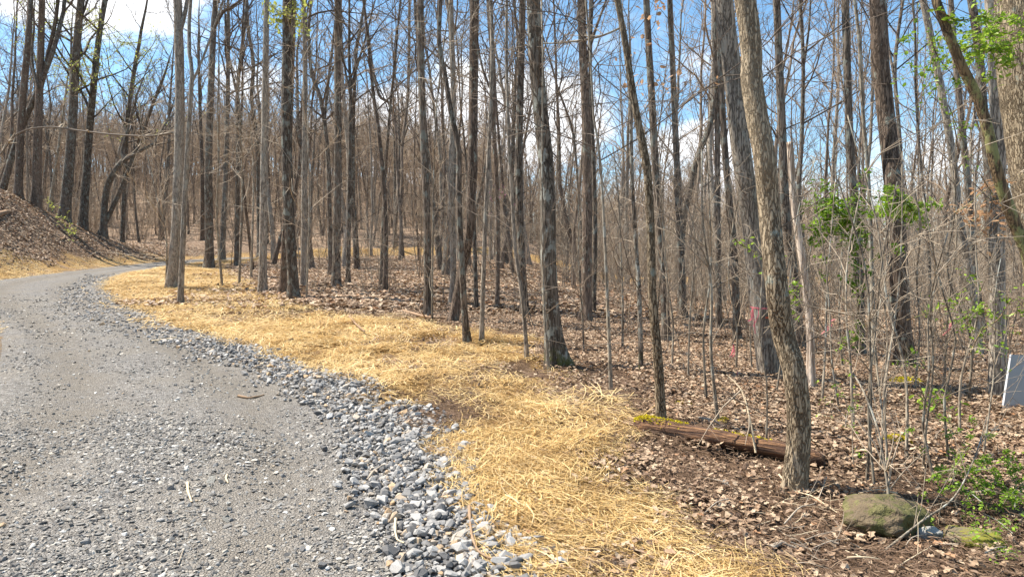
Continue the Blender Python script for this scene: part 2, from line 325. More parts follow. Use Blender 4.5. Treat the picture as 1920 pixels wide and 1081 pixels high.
# ------------------------------------------------------------------ ground
def ground_mat():
    m, t, b = newmat("forest_floor"); tc = N(t, "ShaderNodeTexCoord"); P = tc.outputs["Object"]
    st = N(t, "ShaderNodeAttribute", attribute_name="straw").outputs["Fac"]; so_ = N(t, "ShaderNodeAttribute", attribute_name="soil").outputs["Fac"]
    gr = N(t, "ShaderNodeAttribute", attribute_name="grit").outputs["Fac"]
    # leaf litter: cells with one tone each
    vo = N(t, "ShaderNodeTexVoronoi", i_Scale=13.0, i_Randomness=1.0); t.links.new(P, vo.inputs["Vector"]); cs = N(t, "ShaderNodeSeparateColor"); t.links.new(vo.outputs["Color"], cs.inputs[0])
    ve = N(t, "ShaderNodeTexVoronoi", i_Scale=13.0, feature="DISTANCE_TO_EDGE"); t.links.new(P, ve.inputs["Vector"])
    big = noise(t, P, .5, 4); med = noise(t, P, 3, 5, .7); fine = noise(t, P, 40, 5, .7)
    lit = ramp(t, cs.outputs[0], [(0, (.11, .07, .043)), (.35, (.26, .17, .11)), (.7, (.38, .27, .18)), (1, (.52, .40, .29))])
    lit = mixc_(t, mrange(t, ve.outputs[0], .1, 0.0, 0, .6), lit, (.05, .03, .02))
    lit = mixc_(t, mrange(t, med, .48, .72, 0, .45), lit, (.17, .108, .07))
    lit = mixc_(t, mrange(t, big, .5, .75, 0, .4), lit, (.15, .09, .06))
    soil = ramp(t, fmath(t, "ADD", fmath(t, "MULTIPLY", med, .5), fmath(t, "MULTIPLY", fine, .5)), [(.3, (.06, .036, .022)), (.55, (.15, .094, .057)), (.75, (.26, .175, .11))])
    # straw at distance: fine combed fibres
    sv = N(t, "ShaderNodeMapping"); t.links.new(P, sv.inputs[0]); sv.inputs["Rotation"].default_value = (0, 0, R(52)); sv.inputs["Scale"].default_value = (8, 90, 10)
    fib = noise(t, sv.outputs[0], 1, 5, .75); sv2 = N(t, "ShaderNodeMapping"); t.links.new(P, sv2.inputs[0]); sv2.inputs["Rotation"].default_value = (0, 0, R(5)); sv2.inputs["Scale"].default_value = (9, 70, 10)
    fib2 = noise(t, sv2.outputs[0], 1, 5, .75); fb = fmath(t, "MAXIMUM", fib, fib2)
    stc = ramp(t, fb, [(.42, (.09, .048, .02)), (.52, (.33, .195, .07)), (.64, (.58, .385, .155)), (.8, (.76, .56, .28))])
    c = mixc_(t, so_, lit, soil); c = mixc_(t, st, c, stc)
    grc = ramp(t, fine, [(.3, (.10, .09, .08)), (.7, (.28, .25, .21))]); c = mixc_(t, gr, c, grc)
    t.links.new(c, b.inputs["Base Color"]); b.inputs["Roughness"].default_value = .95; b.inputs["Specular IOR Level"].default_value = .15
    h = fmath(t, "ADD", fmath(t, "MULTIPLY", cs.outputs[1], .5), fmath(t, "ADD", fine, fmath(t, "MULTIPLY", fb, .7)))
    t.links.new(bump(t, h, .03), b.inputs["Normal"]); return m
def sheet(n0, n1, x0, x1, y0, y1, b=5.0):
    tx = np.linspace(-1, 1, n0); X = np.where(tx < 0, -x0, x1) * np.sinh(b * np.abs(tx)) / math.sinh(b) * np.sign(tx)
    ty = np.linspace(0, 1, n1); Y = y0 + (y1 - y0) * ((np.exp(4.6 * ty) - 1) / (math.exp(4.6) - 1)) ** 1.0
    return np.meshgrid(X, Y)
tx = np.linspace(-1, 1, 540); bx = 5.2
Xs = 420 * np.sinh(bx * tx) / math.sinh(bx)
tyy = np.linspace(0, 1, 640); Ys = 2.6 + 640 * (np.exp(6.0 * tyy) - 1) / (math.exp(6.0) - 1)
Ys = np.concatenate([[-260, -120, -60, -30, -18, -10, -6, -3, -1, 0, 1, 1.8, 2.3], Ys])
GX, GY = np.meshgrid(Xs, Ys); gx, gy = GX.ravel(), GY.ravel(); zz = zones(gx, gy); gz = HT(gx, gy, z=zz)
ny, nx = GX.shape; ii = np.arange(nx * ny).reshape(ny, nx)
quads = np.stack([ii[:-1, :-1], ii[:-1, 1:], ii[1:, 1:], ii[1:, :-1]], -1).reshape(-1, 4)
dR, sL, dS = zz
grit = ((dR < .05) & (sL < .05)) * 1.0 + np.where(dR > 0, ss(.35, .0, dR), 0) * .6
ground = put("ground", mk("ground", np.stack([gx, gy, gz], 1), [quads], [ground_mat()], True, {"straw": straw_w(gx, gy, zz), "soil": soil_w(gx, gy, zz), "grit": np.clip(grit, 0, 1)}), kind="structure")
tag(ground, "forest floor of brown leaf litter, dark soil and spread straw")
# road sheet
def resample(pl, n):
    pl = np.array(pl, float); d = np.concatenate([[0], np.cumsum(np.linalg.norm(np.diff(pl, axis=0), axis=1))])
    # smooth by cubic-ish: chaikin
    for _ in range(3):
        q = [pl[0]]
        for a, b in zip(pl[:-1], pl[1:]): q += [a * .75 + b * .25, a * .25 + b * .75]
        q.append(pl[-1]); pl = np.array(q)
    d = np.concatenate([[0], np.cumsum(np.linalg.norm(np.diff(pl, axis=0), axis=1))])
    return d, pl
def resamp(pl, s):
    d, p = resample(pl, 0); t = s * d[-1]; return np.stack([np.interp(t, d, p[:, 0]), np.interp(t, d, p[:, 1])], 1)
# match the two edges at stations of equal normalised length measured over three stretches
def road_mat():
    m, t, b = newmat("crushed_gravel"); tc = N(t, "ShaderNodeTexCoord"); P = tc.outputs["Object"]
    vo = N(t, "ShaderNodeTexVoronoi", i_Scale=55.0); t.links.new(P, vo.inputs["Vector"]); cs = N(t, "ShaderNodeSeparateColor"); t.links.new(vo.outputs["Color"], cs.inputs[0])
    ve = N(t, "ShaderNodeTexVoronoi", i_Scale=55.0, feature="DISTANCE_TO_EDGE"); t.links.new(P, ve.inputs["Vector"])
    vo2 = N(t, "ShaderNodeTexVoronoi", i_Scale=21.0); t.links.new(P, vo2.inputs["Vector"]); cs2 = N(t, "ShaderNodeSeparateColor"); t.links.new(vo2.outputs["Color"], cs2.inputs[0])
    c = ramp(t, cs.outputs[0], [(0, (.10, .09, .08)), (.4, (.22, .20, .175)), (.8, (.34, .31, .27)), (1, (.52, .49, .45))])
    c = mixc_(t, mrange(t, ve.outputs[0], .15, 0.0, 0, .7), c, (.15, .125, .10))
    c = mixc_(t, .35, c, ramp(t, cs2.outputs[1], [(0, (.16, .155, .15)), (1, (.46, .44, .42))]))
    dusty = noise(t, P, .8, 4, .6); c = mixc_(t, mrange(t, dusty, .42, .66, 0, .6), c, (.29, .255, .21))
    trk = N(t, "ShaderNodeAttribute", attribute_name="track").outputs["Fac"]; c = mixc_(t, fmath(t, "MULTIPLY", trk, mrange(t, noise(t, P, 2.2, 4, .6), .25, .6, .25, .85)), c, (.235, .205, .168))
    fine = noise(t, P, 90, 4, .7); c = mixc_(t, .4, c, ramp(t, fine, [(.3, (.2, .2, .2)), (.7, (.8, .8, .8))]), "OVERLAY")
    t.links.new(c, b.inputs["Base Color"]); b.inputs["Roughness"].default_value = .9; b.inputs["Specular IOR Level"].default_value = .2
    h = fmath(t, "ADD", fmath(t, "MULTIPLY", mrange(t, ve.outputs[0], 0, .25), .7), fmath(t, "ADD", cs.outputs[1], fmath(t, "MULTIPLY", cs2.outputs[0], .8)))
    t.links.new(bump(t, h, .012), b.inputs["Normal"]); return m
ns = 420
sta = np.linspace(0, 1, ns) ** 1.0
Lp = resamp(EDGE_L, np.linspace(0, 1, 2400)); Rp0 = resamp(EDGE_R, np.linspace(0, 1, 2400))
# stations on the right edge, denser near the camera; the left point is the nearest one that never runs backwards
cum = np.concatenate([[0], np.cumsum(np.linalg.norm(np.diff(Rp0, axis=0), axis=1) / np.maximum(3.0, np.hypot(Rp0[1:, 0], Rp0[1:, 1])))])
pick = np.interp(np.linspace(0, cum[-1], ns), cum, np.arange(2400)); Rp = np.stack([np.interp(pick, np.arange(2400), Rp0[:, k]) for k in (0, 1)], 1)
near = np.argmin(((Rp[:, None, :] - Lp[None, :, :]) ** 2).sum(2), 1); near = np.maximum.accumulate(near).astype(float)
ker = np.ones(25) / 25; near = np.convolve(np.pad(near, 12, mode="edge"), ker, "valid"); near = np.clip(near, 0, 2399)
Lq = np.stack([np.interp(near, np.arange(2400), Lp[:, k]) for k in (0, 1)], 1)
uu = np.linspace(0, 1, 70)
rx = (Rp[:, None, 0] * (1 - uu) + Lq[:, None, 0] * uu); ry = (Rp[:, None, 1] * (1 - uu) + Lq[:, None, 1] * uu)
rxf, ryf = rx.ravel(), ry.ravel()
rz = HT(rxf, ryf, False) + np.tile(.05 * ss(0, .12, uu) * ss(0, .12, 1 - uu), ns) + .012 * fbm(rxf * 1.3, ryf * 1.3, 3) + .006 * fbm(rxf * 12, ryf * 12, 2)
rutc = np.tile(-.03 * np.exp(-((uu - .28) / .08) ** 2) - .03 * np.exp(-((uu - .72) / .08) ** 2), ns); rz = rz + rutc + .01
ij = np.arange(ns * 70).reshape(ns, 70); rq = np.stack([ij[:-1, :-1], ij[1:, :-1], ij[1:, 1:], ij[:-1, 1:]], -1).reshape(-1, 4)[:, ::-1]
road = put("gravel_road", mk("gravel_road", np.stack([rxf, ryf, rz], 1), [rq], [road_mat()], True, {"track": np.tile(np.exp(-((uu - .30) / .10) ** 2) + np.exp(-((uu - .74) / .11) ** 2), ns)}), kind="structure")
tag(road, "curving grey crushed gravel road climbing into the woods")
def RZ(x, y):
    """road surface height, from the nearest road vertices"""
    x = np.atleast_1d(x); y = np.atleast_1d(y); z = HT(x, y, False); d, s, _ = zones(x, y)
    wR, wL = np.maximum(-d, 0), np.maximum(-s, 0); u = wR / (wR + wL + 1e-6)
    return z + .05 * ss(0, .12, u) * ss(0, .12, 1 - u) + .012 * fbm(x * 1.3, y * 1.3, 3) + .01 - .03 * np.exp(-((u - .28) / .08) ** 2) - .03 * np.exp(-((u - .72) / .08) ** 2)
def SURF(x, y):
    x = np.atleast_1d(np.asarray(x, float)); y = np.atleast_1d(np.asarray(y, float)); d, s, _ = zones(x, y)
    on = (d < 0) & (s < 0); return np.where(on, RZ(x, y), HT(x, y))
# ------------------------------------------------------------------ scattering
def normal_euler(x, y, spin, e=.15, tilt=None):
    hx = (HT(x + e, y, False) - HT(x - e, y, False)) / (2 * e); hy = (HT(x, y + e, False) - HT(x, y - e, False)) / (2 * e)
    n = np.stack([-hx, -hy, np.ones_like(hx)], 1)
    if tilt is not None: n = n + tilt
    n /= np.linalg.norm(n, axis=1, keepdims=True)
    a = np.stack([np.cos(spin), np.sin(spin), np.zeros_like(spin)], 1); a -= (a * n).sum(1, keepdims=True) * n; a /= np.linalg.norm(a, axis=1, keepdims=True)
    b_ = np.cross(n, a)      # columns a, b, n
    ry_ = -np.arcsin(np.clip(a[:, 2], -1, 1)); rx_ = np.arctan2(b_[:, 2], n[:, 2]); rz_ = np.arctan2(a[:, 1], a[:, 0])
    return np.stack([rx_, ry_, rz_], 1)
def scatter(name, P, rot, scl, meshes, parent=None, kind="stuff"):
    n = len(P); me = bpy.data.meshes.new(name); me.vertices.add(n); me.vertices.foreach_set("co", np.asarray(P, np.float32).ravel())
    a = me.attributes.new("rot", "FLOAT_VECTOR", "POINT"); a.data.foreach_set("vector", np.asarray(rot, np.float32).ravel())
    a = me.attributes.new("scl", "FLOAT_VECTOR", "POINT"); s = np.asarray(scl, np.float32); s = np.repeat(s[:, None], 3, 1) if s.ndim == 1 else s; a.data.foreach_set("vector", s.ravel())
    a = me.attributes.new("pick", "INT", "POINT"); a.data.foreach_set("value", rng.integers(0, len(meshes), n).astype(np.int32))
    for mt in {m_.name: m_ for me_ in meshes for m_ in me_.materials}.values(): me.materials.append(mt)
    o = put(name, me, parent, kind=kind)
    g = bpy.data.node_groups.new(name, "GeometryNodeTree"); g.interface.new_socket("Geometry", in_out="INPUT", socket_type="NodeSocketGeometry"); g.interface.new_socket("Geometry", in_out="OUTPUT", socket_type="NodeSocketGeometry")
    gi, go = N(g, "NodeGroupInput"), N(g, "NodeGroupOutput"); iop = N(g, "GeometryNodeInstanceOnPoints"); join = N(g, "GeometryNodeJoinGeometry")
    for k, me_ in enumerate(meshes):
        src = bpy.data.objects.new(name + "_source", me_)
        oi = N(g, "GeometryNodeObjectInfo"); oi.inputs["Object"].default_value = src; oi.inputs["As Instance"].default_value = True
        g.links.new(oi.outputs["Geometry"], join.inputs[0])
    def na(nm, ty):
        q = N(g, "GeometryNodeInputNamedAttribute"); q.data_type = ty; q.inputs["Name"].default_value = nm; return [s_ for s_ in q.outputs if s_.enabled][0]
    e2r = N(g, "FunctionNodeEulerToRotation"); g.links.new(na("rot", "FLOAT_VECTOR"), e2r.inputs[0])
    g.links.new(gi.outputs[0], iop.inputs["Points"]); g.links.new(join.outputs[0], iop.inputs["Instance"]); iop.inputs["Pick Instance"].default_value = True
    g.links.new(na("pick", "INT"), iop.inputs["Instance Index"]); g.links.new(e2r.outputs[0], iop.inputs["Rotation"]); g.links.new(na("scl", "FLOAT_VECTOR"), iop.inputs["Scale"])
    g.links.new(iop.outputs[0], go.inputs[0])
    md = o.modifiers.new("scatter", "NODES"); md.node_group = g
    return o
def sample(fn, n, ymin, ymax, xk=.82, xr=None, power=1.0):
    """random ground points in view between two distances, kept with probability fn(x, y, zones)"""
    y = ymin + (ymax - ymin) * rng.random(n) ** power
    x = (rng.random(n) * 2 - 1) * (y * xk + .5) if xr is None else xr[0] + (xr[1] - xr[0]) * rng.random(n)
    z = zones(x, y); p = fn(x, y, z); k = rng.random(n) < p
    return x[k], y[k]
# angular stones
def stone_mesh(name, seed, mat, flat=.6, sub=1):
    r = np.random.default_rng(seed); import bmesh as bm_
    b = bm_.new()
    for _ in range(9 + 4 * sub): b.verts.new(Vector(unit(r.normal(size=3)) * (.42 + .12 * r.random()) * np.array([1.2, .85, flat])))
    q = bm_.ops.convex_hull(b, input=b.verts[:]); bm_.ops.delete(b, geom=list({g_ for g_ in q["geom_interior"] + q["geom_unused"] if isinstance(g_, bm_.types.BMVert)}), context="VERTS")
    bm_.ops.dissolve_limit(b, angle_limit=.28, verts=b.verts[:], edges=b.edges[:])
    me = bpy.data.meshes.new(name); b.to_mesh(me); b.free(); me.materials.append(mat); return me
stones = [stone_mesh("stone", 10 + k, M["stone"], .6 + .3 * (k % 3) / 2, 1 if k % 2 else 2) for k in range(8)]
chips = [stone_mesh("chip", 40 + k, M["chip"], .35 + .25 * (k % 3) / 2, 1) for k in range(6)]
def band(x, y, z):
    dR, sL, dS = z; n = fbm(x * 1.1, y * 1.1, 3)
    wd = .62 + .02 * ss(4, 9, y) + .5 * ss(9, 14, y)
    return ss(-wd - .3, -wd + .25, dR + .35 * n) * ss(.42 - .22 * ss(5.5, 4, y), -.08 * ss(5.5, 4, y), dR + .35 * n) * (sL < 0) * (y < 40)
bxp, byp = sample(lambda x, y, z: band(x, y, z), 150000, 2.7, 11, .82); 
keep = rng.random(len(bxp)) < np.clip(9.5 / (byp * 1.0), 0, 1) * .62; bxp, byp = bxp[keep], byp[keep]
bx2, by2 = sample(lambda x, y, z: band(x, y, z), 26000, 11, 30, .85)
bx3, by3 = sample(lambda x, y, z: ((z[0] < 0) & (z[1] < 0) & (z[0] > -3.2)) * (.12 + .5 * ss(.05, .3, fbm(x * .9 + 8, y * .9, 3))), 9000, 2.7, 10, .82)
sx = np.concatenate([bxp, bx2, bx3]); sy = np.concatenate([byp, by2, by3])
ssz = np.concatenate([np.exp(rng.normal(math.log(.033), .5, len(bxp))), np.exp(rng.normal(math.log(.055), .3, len(bx2))), np.exp(rng.normal(math.log(.022), .35, len(bx3)))])
ssz = np.clip(ssz, .014, .095)
sz_ = SURF(sx, sy) + ssz * .12 + rng.random(len(sx)) * .018 * (np.arange(len(sx)) < len(bxp))
srt = rng.random((len(sx), 3)) * [1.2, 1.2, 6.28] - [.6, .6, 0]
dist = np.hypot(sx, sy) ; app = ssz / dist * ((np.abs(sx / sy) < .76) & (sy > 3.35)); order = np.argsort(-app); bigk = order[:300]; rest = order[300:]
for q in bigk:
    s_ = float(ssz[q]); o = put("stone", random.choice(stones), road, (sx[q], sy[q], sz_[q]), tuple(srt[q]), (s_ * 1.1, s_, s_ * .95))
scatter("loose_stones", np.stack([sx, sy, sz_], 1)[rest], srt[rest], ssz[rest], stones, road)
def onroad(x, y, z):
    wR, wL = np.maximum(-z[0], 0), np.maximum(-z[1], 0); u = wR / (wR + wL + 1e-6)
    return ((z[0] < -.05) & (z[1] < -.05)) * (1 - .5 * np.clip(np.exp(-((u - .30) / .10) ** 2) + np.exp(-((u - .74) / .11) ** 2), 0, 1))
cx1, cy1 = sample(lambda x, y, z: onroad(x, y, z) * (.35 + .65 * ss(-.15, .25, fbm(x * .9, y * .9, 3))), 120000, 2.8, 6.5, .8)
cx2, cy2 = sample(lambda x, y, z: onroad(x, y, z) * ss(23, 9, y) * (.3 + .7 * ss(-.15, .25, fbm(x * .9, y * .9, 3))), 150000, 6.5, 22, .8)
cx, cy = np.concatenate([cx1, cx2]), np.concatenate([cy1, cy2]); cs_ = np.clip(np.exp(rng.normal(math.log(.0165), .5, len(cx))), .006, .045) * (1 + .5 * ss(6, 13, cy) + .7 * ss(13, 22, cy))
crt = np.stack([rng.normal(0, .3, len(cx)), rng.normal(0, .3, len(cx)), rng.random(len(cx)) * 6.28], 1)
scatter("gravel_chips", np.stack([cx, cy, RZ(cx, cy) + cs_ * .08], 1), crt, cs_, chips, road)
# straw
def straw_patch(seed, n=95, rad=.3, L=.19, wid=.0017, curl=.03):
    r = np.random.default_rng(seed); k = 4; V = np.zeros((n, k * 2, 3)); a = r.normal(0, .5, n); rr = rad * np.sqrt(r.random(n)); pa = r.random(n) * 6.28
    wild = r.random(n) < .15; a = np.where(wild, r.random(n) * 6.28, a)
    c = np.stack([rr * np.cos(pa), rr * np.sin(pa)], 1); ln = L * (.5 + r.random(n)); z0 = .004 + .035 * r.random(n); tilt = r.normal(0, .08, n); bend = r.normal(0, .5, n)
    wv = wid * (.6 + .9 * r.random(n))
    for j in range(k):
        s = (j / (k - 1) - .5); ang = a + bend * s
        px = c[:, 0] + ln * s * np.cos(ang); py = c[:, 1] + ln * s * np.sin(ang); pz = z0 + tilt * ln * s - curl * (2 * s) ** 2 * (r.random(n)) * .6 + .004
        V[:, 2 * j] = np.stack([px - wv * np.sin(ang), py + wv * np.cos(ang), pz], 1); V[:, 2 * j + 1] = np.stack([px + wv * np.sin(ang), py - wv * np.cos(ang), pz + .0008], 1)
    b0 = np.arange(n)[:, None] * (2 * k); q = [np.stack([b0[:, 0] + 2 * j, b0[:, 0] + 2 * j + 1, b0[:, 0] + 2 * j + 3, b0[:, 0] + 2 * j + 2], 1) for j in range(k - 1)]
    return mk("straw", V.reshape(-1, 3), [np.concatenate(q)], [M["straw"]], False, {"tone": np.repeat(r.random(n) * .63, 2 * k)})
spn = [straw_patch(100 + k) for k in range(8)]; spm = [straw_patch(140 + k, 70, .32, .20, .0027, .03) for k in range(6)]; spf = [straw_patch(120 + k, 55, .45, .24, .0048, .03) for k in range(5)]
sw2 = lambda x, y, z: straw_w(x, y, z) ** 1.6 * np.clip(.75 + 1.3 * fbm(x * 4.1, y * 4.1 + 3, 2), .25, 1)
a1 = sample(sw2, 1700, 2.7, 6, xr=(-1, 2.6)); a2 = sample(sw2, 2100, 5.5, 14, xr=(-6, 1.6))
sx, sy = a2; spin = R(-45) + rng.normal(0, .6, len(sx)); scatter("straw_strands", np.stack([sx, sy, SURF(sx, sy)], 1), normal_euler(sx, sy, spin, .15, rng.normal(0, .12, (len(sx), 3))), .8 + .5 * rng.random(len(sx)), spm, ground)
sx, sy = a1
spin = R(-50) + rng.normal(0, .45, len(sx)); scatter("straw_mulch", np.stack([sx, sy, SURF(sx, sy)], 1), normal_euler(sx, sy, spin, .2), .8 + .5 * rng.random(len(sx)), spn, ground)
a3 = sample(sw2, 9000, 12, 30, .85); a4 = sample(straw_w, 12000, 24, 62, .75)
sx, sy = np.concatenate([a3[0], a4[0]]), np.concatenate([a3[1], a4[1]])
spin = R(-35) + rng.normal(0, .7, len(sx)); scatter("straw_cover", np.stack([sx, sy, SURF(sx, sy)], 1), normal_euler(sx, sy, spin, .3), 1 + .6 * rng.random(len(sx)), spf, ground)
# soil clods along the torn edge of the straw
mm, tt, bb = newmat("soil_clod"); bb.inputs["Base Color"].default_value = (.075, .045, .028, 1); bb.inputs["Roughness"].default_value = .95
tt.links.new(ramp(tt, N(tt, "ShaderNodeObjectInfo").outputs["Random"], [(0, (.06, .036, .024)), (.7, (.15, .095, .06)), (1, (.25, .17, .115))]), bb.inputs["Base Color"])
clods = [stone_mesh("clod", 70 + k, mm, .7, 2) for k in range(5)]
qx, qy = sample(lambda x, y, z: soil_w(x, y, z) * np.clip(.35 + 1.5 * fbm(x * 2.2, y * 2.2, 3), .03, 1), 16000, 3, 9, xr=(-1.5, 5.5)); qx2, qy2 = sample(lambda x, y, z: soil_w(x, y, z) * (z[0] > 0) * np.clip(.1 + 2 * fbm(x * 2.2, y * 2.2, 3), 0, 1), 9000, 9, 26, xr=(-13, 3))
qx3, qy3 = sample(lambda x, y, z: soil_w(x, y, z) * (z[1] > 0), 9000, 18, 48, .85)
qx4, qy4 = sample(lambda x, y, z: (z[0] > .2) * (z[2] < .3) * np.clip(.05 + 1.6 * (fbm(x * 1.1 + 60, y * 1.1, 4, .6) - .12), .02, 1), 9000, 4, 26, xr=(-13, 2.5))
qs = np.concatenate([np.clip(np.exp(rng.normal(math.log(.018), .5, len(qx))), .006, .07), np.clip(np.exp(rng.normal(math.log(.05), .5, len(qx2))), .02, .14), .06 + .1 * rng.random(len(qx3)), np.exp(rng.normal(math.log(.035), .4, len(qx4))) * (.5 + .06 * qy4)]); qx, qy = np.concatenate([qx, qx2, qx3, qx4]), np.concatenate([qy, qy2, qy3, qy4])
scatter("soil_clods", np.stack([qx, qy, SURF(qx, qy) + qs * .1], 1), rng.random((len(qx), 3)) * 6.28, qs, clods, ground)
# leaf litter
def leaf_geo(r, size):
    """a curled oak-like leaf: midrib and two lobed halves"""
    nn = 5; t_ = np.linspace(0, 1, nn); wdt = np.array([.04, .30, .24, .34, .03]) * (1 + .3 * r.normal(size=nn)); cu = r.normal(0, .5); fold = .15 + .45 * r.random()
    mid = np.stack([t_ - .5, cu * .12 * np.sin(t_ * 3.1), .22 * cu * (t_ - .5) ** 2 * 2 + .05 * np.sin(t_ * 5)], 1)
    l = mid + np.stack([0 * t_, wdt, wdt * fold], 1); r_ = mid + np.stack([0 * t_, -wdt, wdt * fold * (r.random() * 1.4 - .2)], 1)
    V = np.concatenate([mid, l, r_]) * size; f = []
    for j in range(nn - 1): f += [(j, j + 1, nn + j + 1, nn + j), (j + 1, j, 2 * nn + j, 2 * nn + j + 1)]
    return V, f
def leaf_patch(seed, n, rad, size, mat, name="leaves", zmax=.028, tiltk=.24, thick=None):
    r = np.random.default_rng(seed); V, Fq, T = [], [], []; off = 0
    for i in range(n):
        v, f = leaf_geo(r, size * (.6 + .8 * r.random())); e = Euler((r.normal(0, tiltk), r.normal(0, tiltk), r.random() * 6.28)).to_matrix(); v = v @ np.array(e).T
        a, q = r.random() * 6.28, rad * math.sqrt(r.random()); h = zmax * r.random() if thick is None else (r.random() - .5) * thick
        V.append(v + [q * math.cos(a), q * math.sin(a), h + .006]); Fq.append(np.array(f) + off); off += len(v); T.append(np.full(len(v), r.random() * .85))
    return mk(name, np.concatenate(V), [np.concatenate(Fq)], [mat], False, {"tone": np.concatenate(T)})
lps = [leaf_patch(200 + k, 95, .33, .037, M["litter"]) for k in range(7)]; lpf = [leaf_patch(220 + k, 45, .6, .085, M["litter"], zmax=.05) for k in range(4)]
def litter_w(x, y, z):
    n = fbm(x * 1.7 + 9, y * 1.7, 3); s = straw_w(x, y, z); so_ = soil_w(x, y, z)
    return ((z[0] > .3) | (z[1] > 1.4)) * np.clip((1 - 1.2 * s) * (1 - .84 * so_), 0, 1) * np.clip(.75 + n, .15, 1)
a1 = sample(litter_w, 2500, 3, 8, xr=(.2, 7.5)); a2 = sample(litter_w, 7000, 8, 18, .82); a3 = sample(litter_w, 22000, 16, 55, .8); 
sx, sy = np.concatenate([a1[0], a2[0]]), np.concatenate([a1[1], a2[1]]); sp = rng.random(len(sx)) * 6.28
scatter("leaf_litter", np.stack([sx, sy, SURF(sx, sy)], 1), normal_euler(sx, sy, sp, .2), .8 + .5 * rng.random(len(sx)), lps, ground)
sx, sy = a3; sp = rng.random(len(sx)) * 6.28; scatter("leaf_carpet", np.stack([sx, sy, SURF(sx, sy)], 1), normal_euler(sx, sy, sp, .3), 1 + .6 * rng.random(len(sx)), lpf, ground)
M["crumb"] = leafmat("crumb", [(0, (.07, .04, .024)), (.5, (.17, .105, .065)), (.85, (.30, .20, .13)), (1, (.42, .32, .22))], .05, .8)
duff = [straw_patch(400 + k, 60, .24, .05, .0013, .004) for k in range(5)]
for me_ in duff:
    me_.materials.clear(); me_.materials.append(M["crumb"])
dx_, dy_ = sample(lambda x, y, z: (z[0] > .1) * np.clip(soil_w(x, y, z) + .3, 0, 1) * (1 - .9 * straw_w(x, y, z)), 3000, 3, 9, xr=(-1, 6.5)); sp = rng.random(len(dx_)) * 6.28
scatter("twig_crumbs", np.stack([dx_, dy_, SURF(dx_, dy_) - .012], 1), normal_euler(dx_, dy_, sp, .15), .7 + .8 * rng.random(len(dx_)), duff, ground)
leafm = []
for k in range(10):
    v, f = leaf_geo(np.random.default_rng(300 + k), .050); leafm.append(mk("leaf", v, [f], [M["litter"]], False, {"tone": np.full(len(v), .3 + .06 * k)}))
lx, ly = sample(lambda x, y, z: ((z[0] > .25)) * np.clip(.08 + .35 * soil_w(x, y, z) + litter_w(x, y, z), 0, 1), 2600, 3.4, 7.5, xr=(-.2, 5.2)); kk = (np.abs(lx / ly) < .74); lx, ly = lx[kk][:240], ly[kk][:240]
lz = SURF(lx, ly); le = normal_euler(lx, ly, rng.random(len(lx)) * 6.28, .1, rng.normal(0, .3, (len(lx), 3)))
for k in range(len(lx)): put("leaf", leafm[k % 10], ground, (lx[k], ly[k], lz[k] + .018), tuple(le[k]), float(.7 + .7 * rng.random()))
# ------------------------------------------------------------------ trees
def wander(p0, d0, L, n, wob, up=.0, r=rng):
    P = [np.array(p0, float)]; d = unit(d0); st = L / (n - 1)
    for i in range(n - 1):
        d = unit(d + r.normal(0, wob, 3) + np.array([0, 0, up])); P.append(P[-1] + d * st)
    return np.array(P)
def crown(tb, path, rad, lo, hi, nl, Lk, r, twig=.005, dens=1.0, elev=(.35, 1.1), subs=5, tws=5):
    """limbs, branches and twigs on a trunk path between the fractions lo and hi of its length"""
    n = len(path)
    for i in range(nl):
        t = lo + (hi - lo) * (i + r.random()) / nl; f = t * (n - 1); j = min(int(f), n - 2); p = path[j] + (path[j + 1] - path[j]) * (f - j); rr = rad[j] + (rad[j + 1] - rad[j]) * (f - j)
        az = i * 2.4 + r.normal(0, .5); el = elev[0] + (elev[1] - elev[0]) * r.random(); L = Lk * (1.15 - .75 * (t - lo) / max(hi - lo, .01)) * (.6 + .7 * r.random())
        d = np.array([math.cos(az) * math.cos(el), math.sin(az) * math.cos(el), math.sin(el)]); P = wander(p, d, L, 7, .16, .06, r); r0 = min(rr * .5, .012 + L * .011)
        tb.add(P, np.linspace(r0, max(twig * 1.3, r0 * .2), 7), 5, .25 * r.random())
        for s in range(subs):
            k = 1 + int(5 * (s + r.random()) / subs); k = min(k, 6); dd = unit(unit(P[k] - P[k - 1]) + r.normal(0, .6, 3)); L2 = L * .42 * (.5 + .8 * r.random())
            Q = wander(P[k], dd, L2, 5, .2, .07, r); r1 = max(twig * 1.6, r0 * .38); tb.add(Q, np.linspace(r1, twig, 5), 3, .3 + .3 * r.random())
            for q in range(int(tws * dens)):
                k2 = 1 + int(r.random() * 3.99); d3 = unit(unit(Q[k2] - Q[k2 - 1]) + r.normal(0, .65, 3)); tb.add(wander(Q[k2], d3, L2 * .45 * (.4 + r.random()), 3, .2, .1, r), [twig, twig * .8, twig * .4], 3, .4 + .6 * r.random())
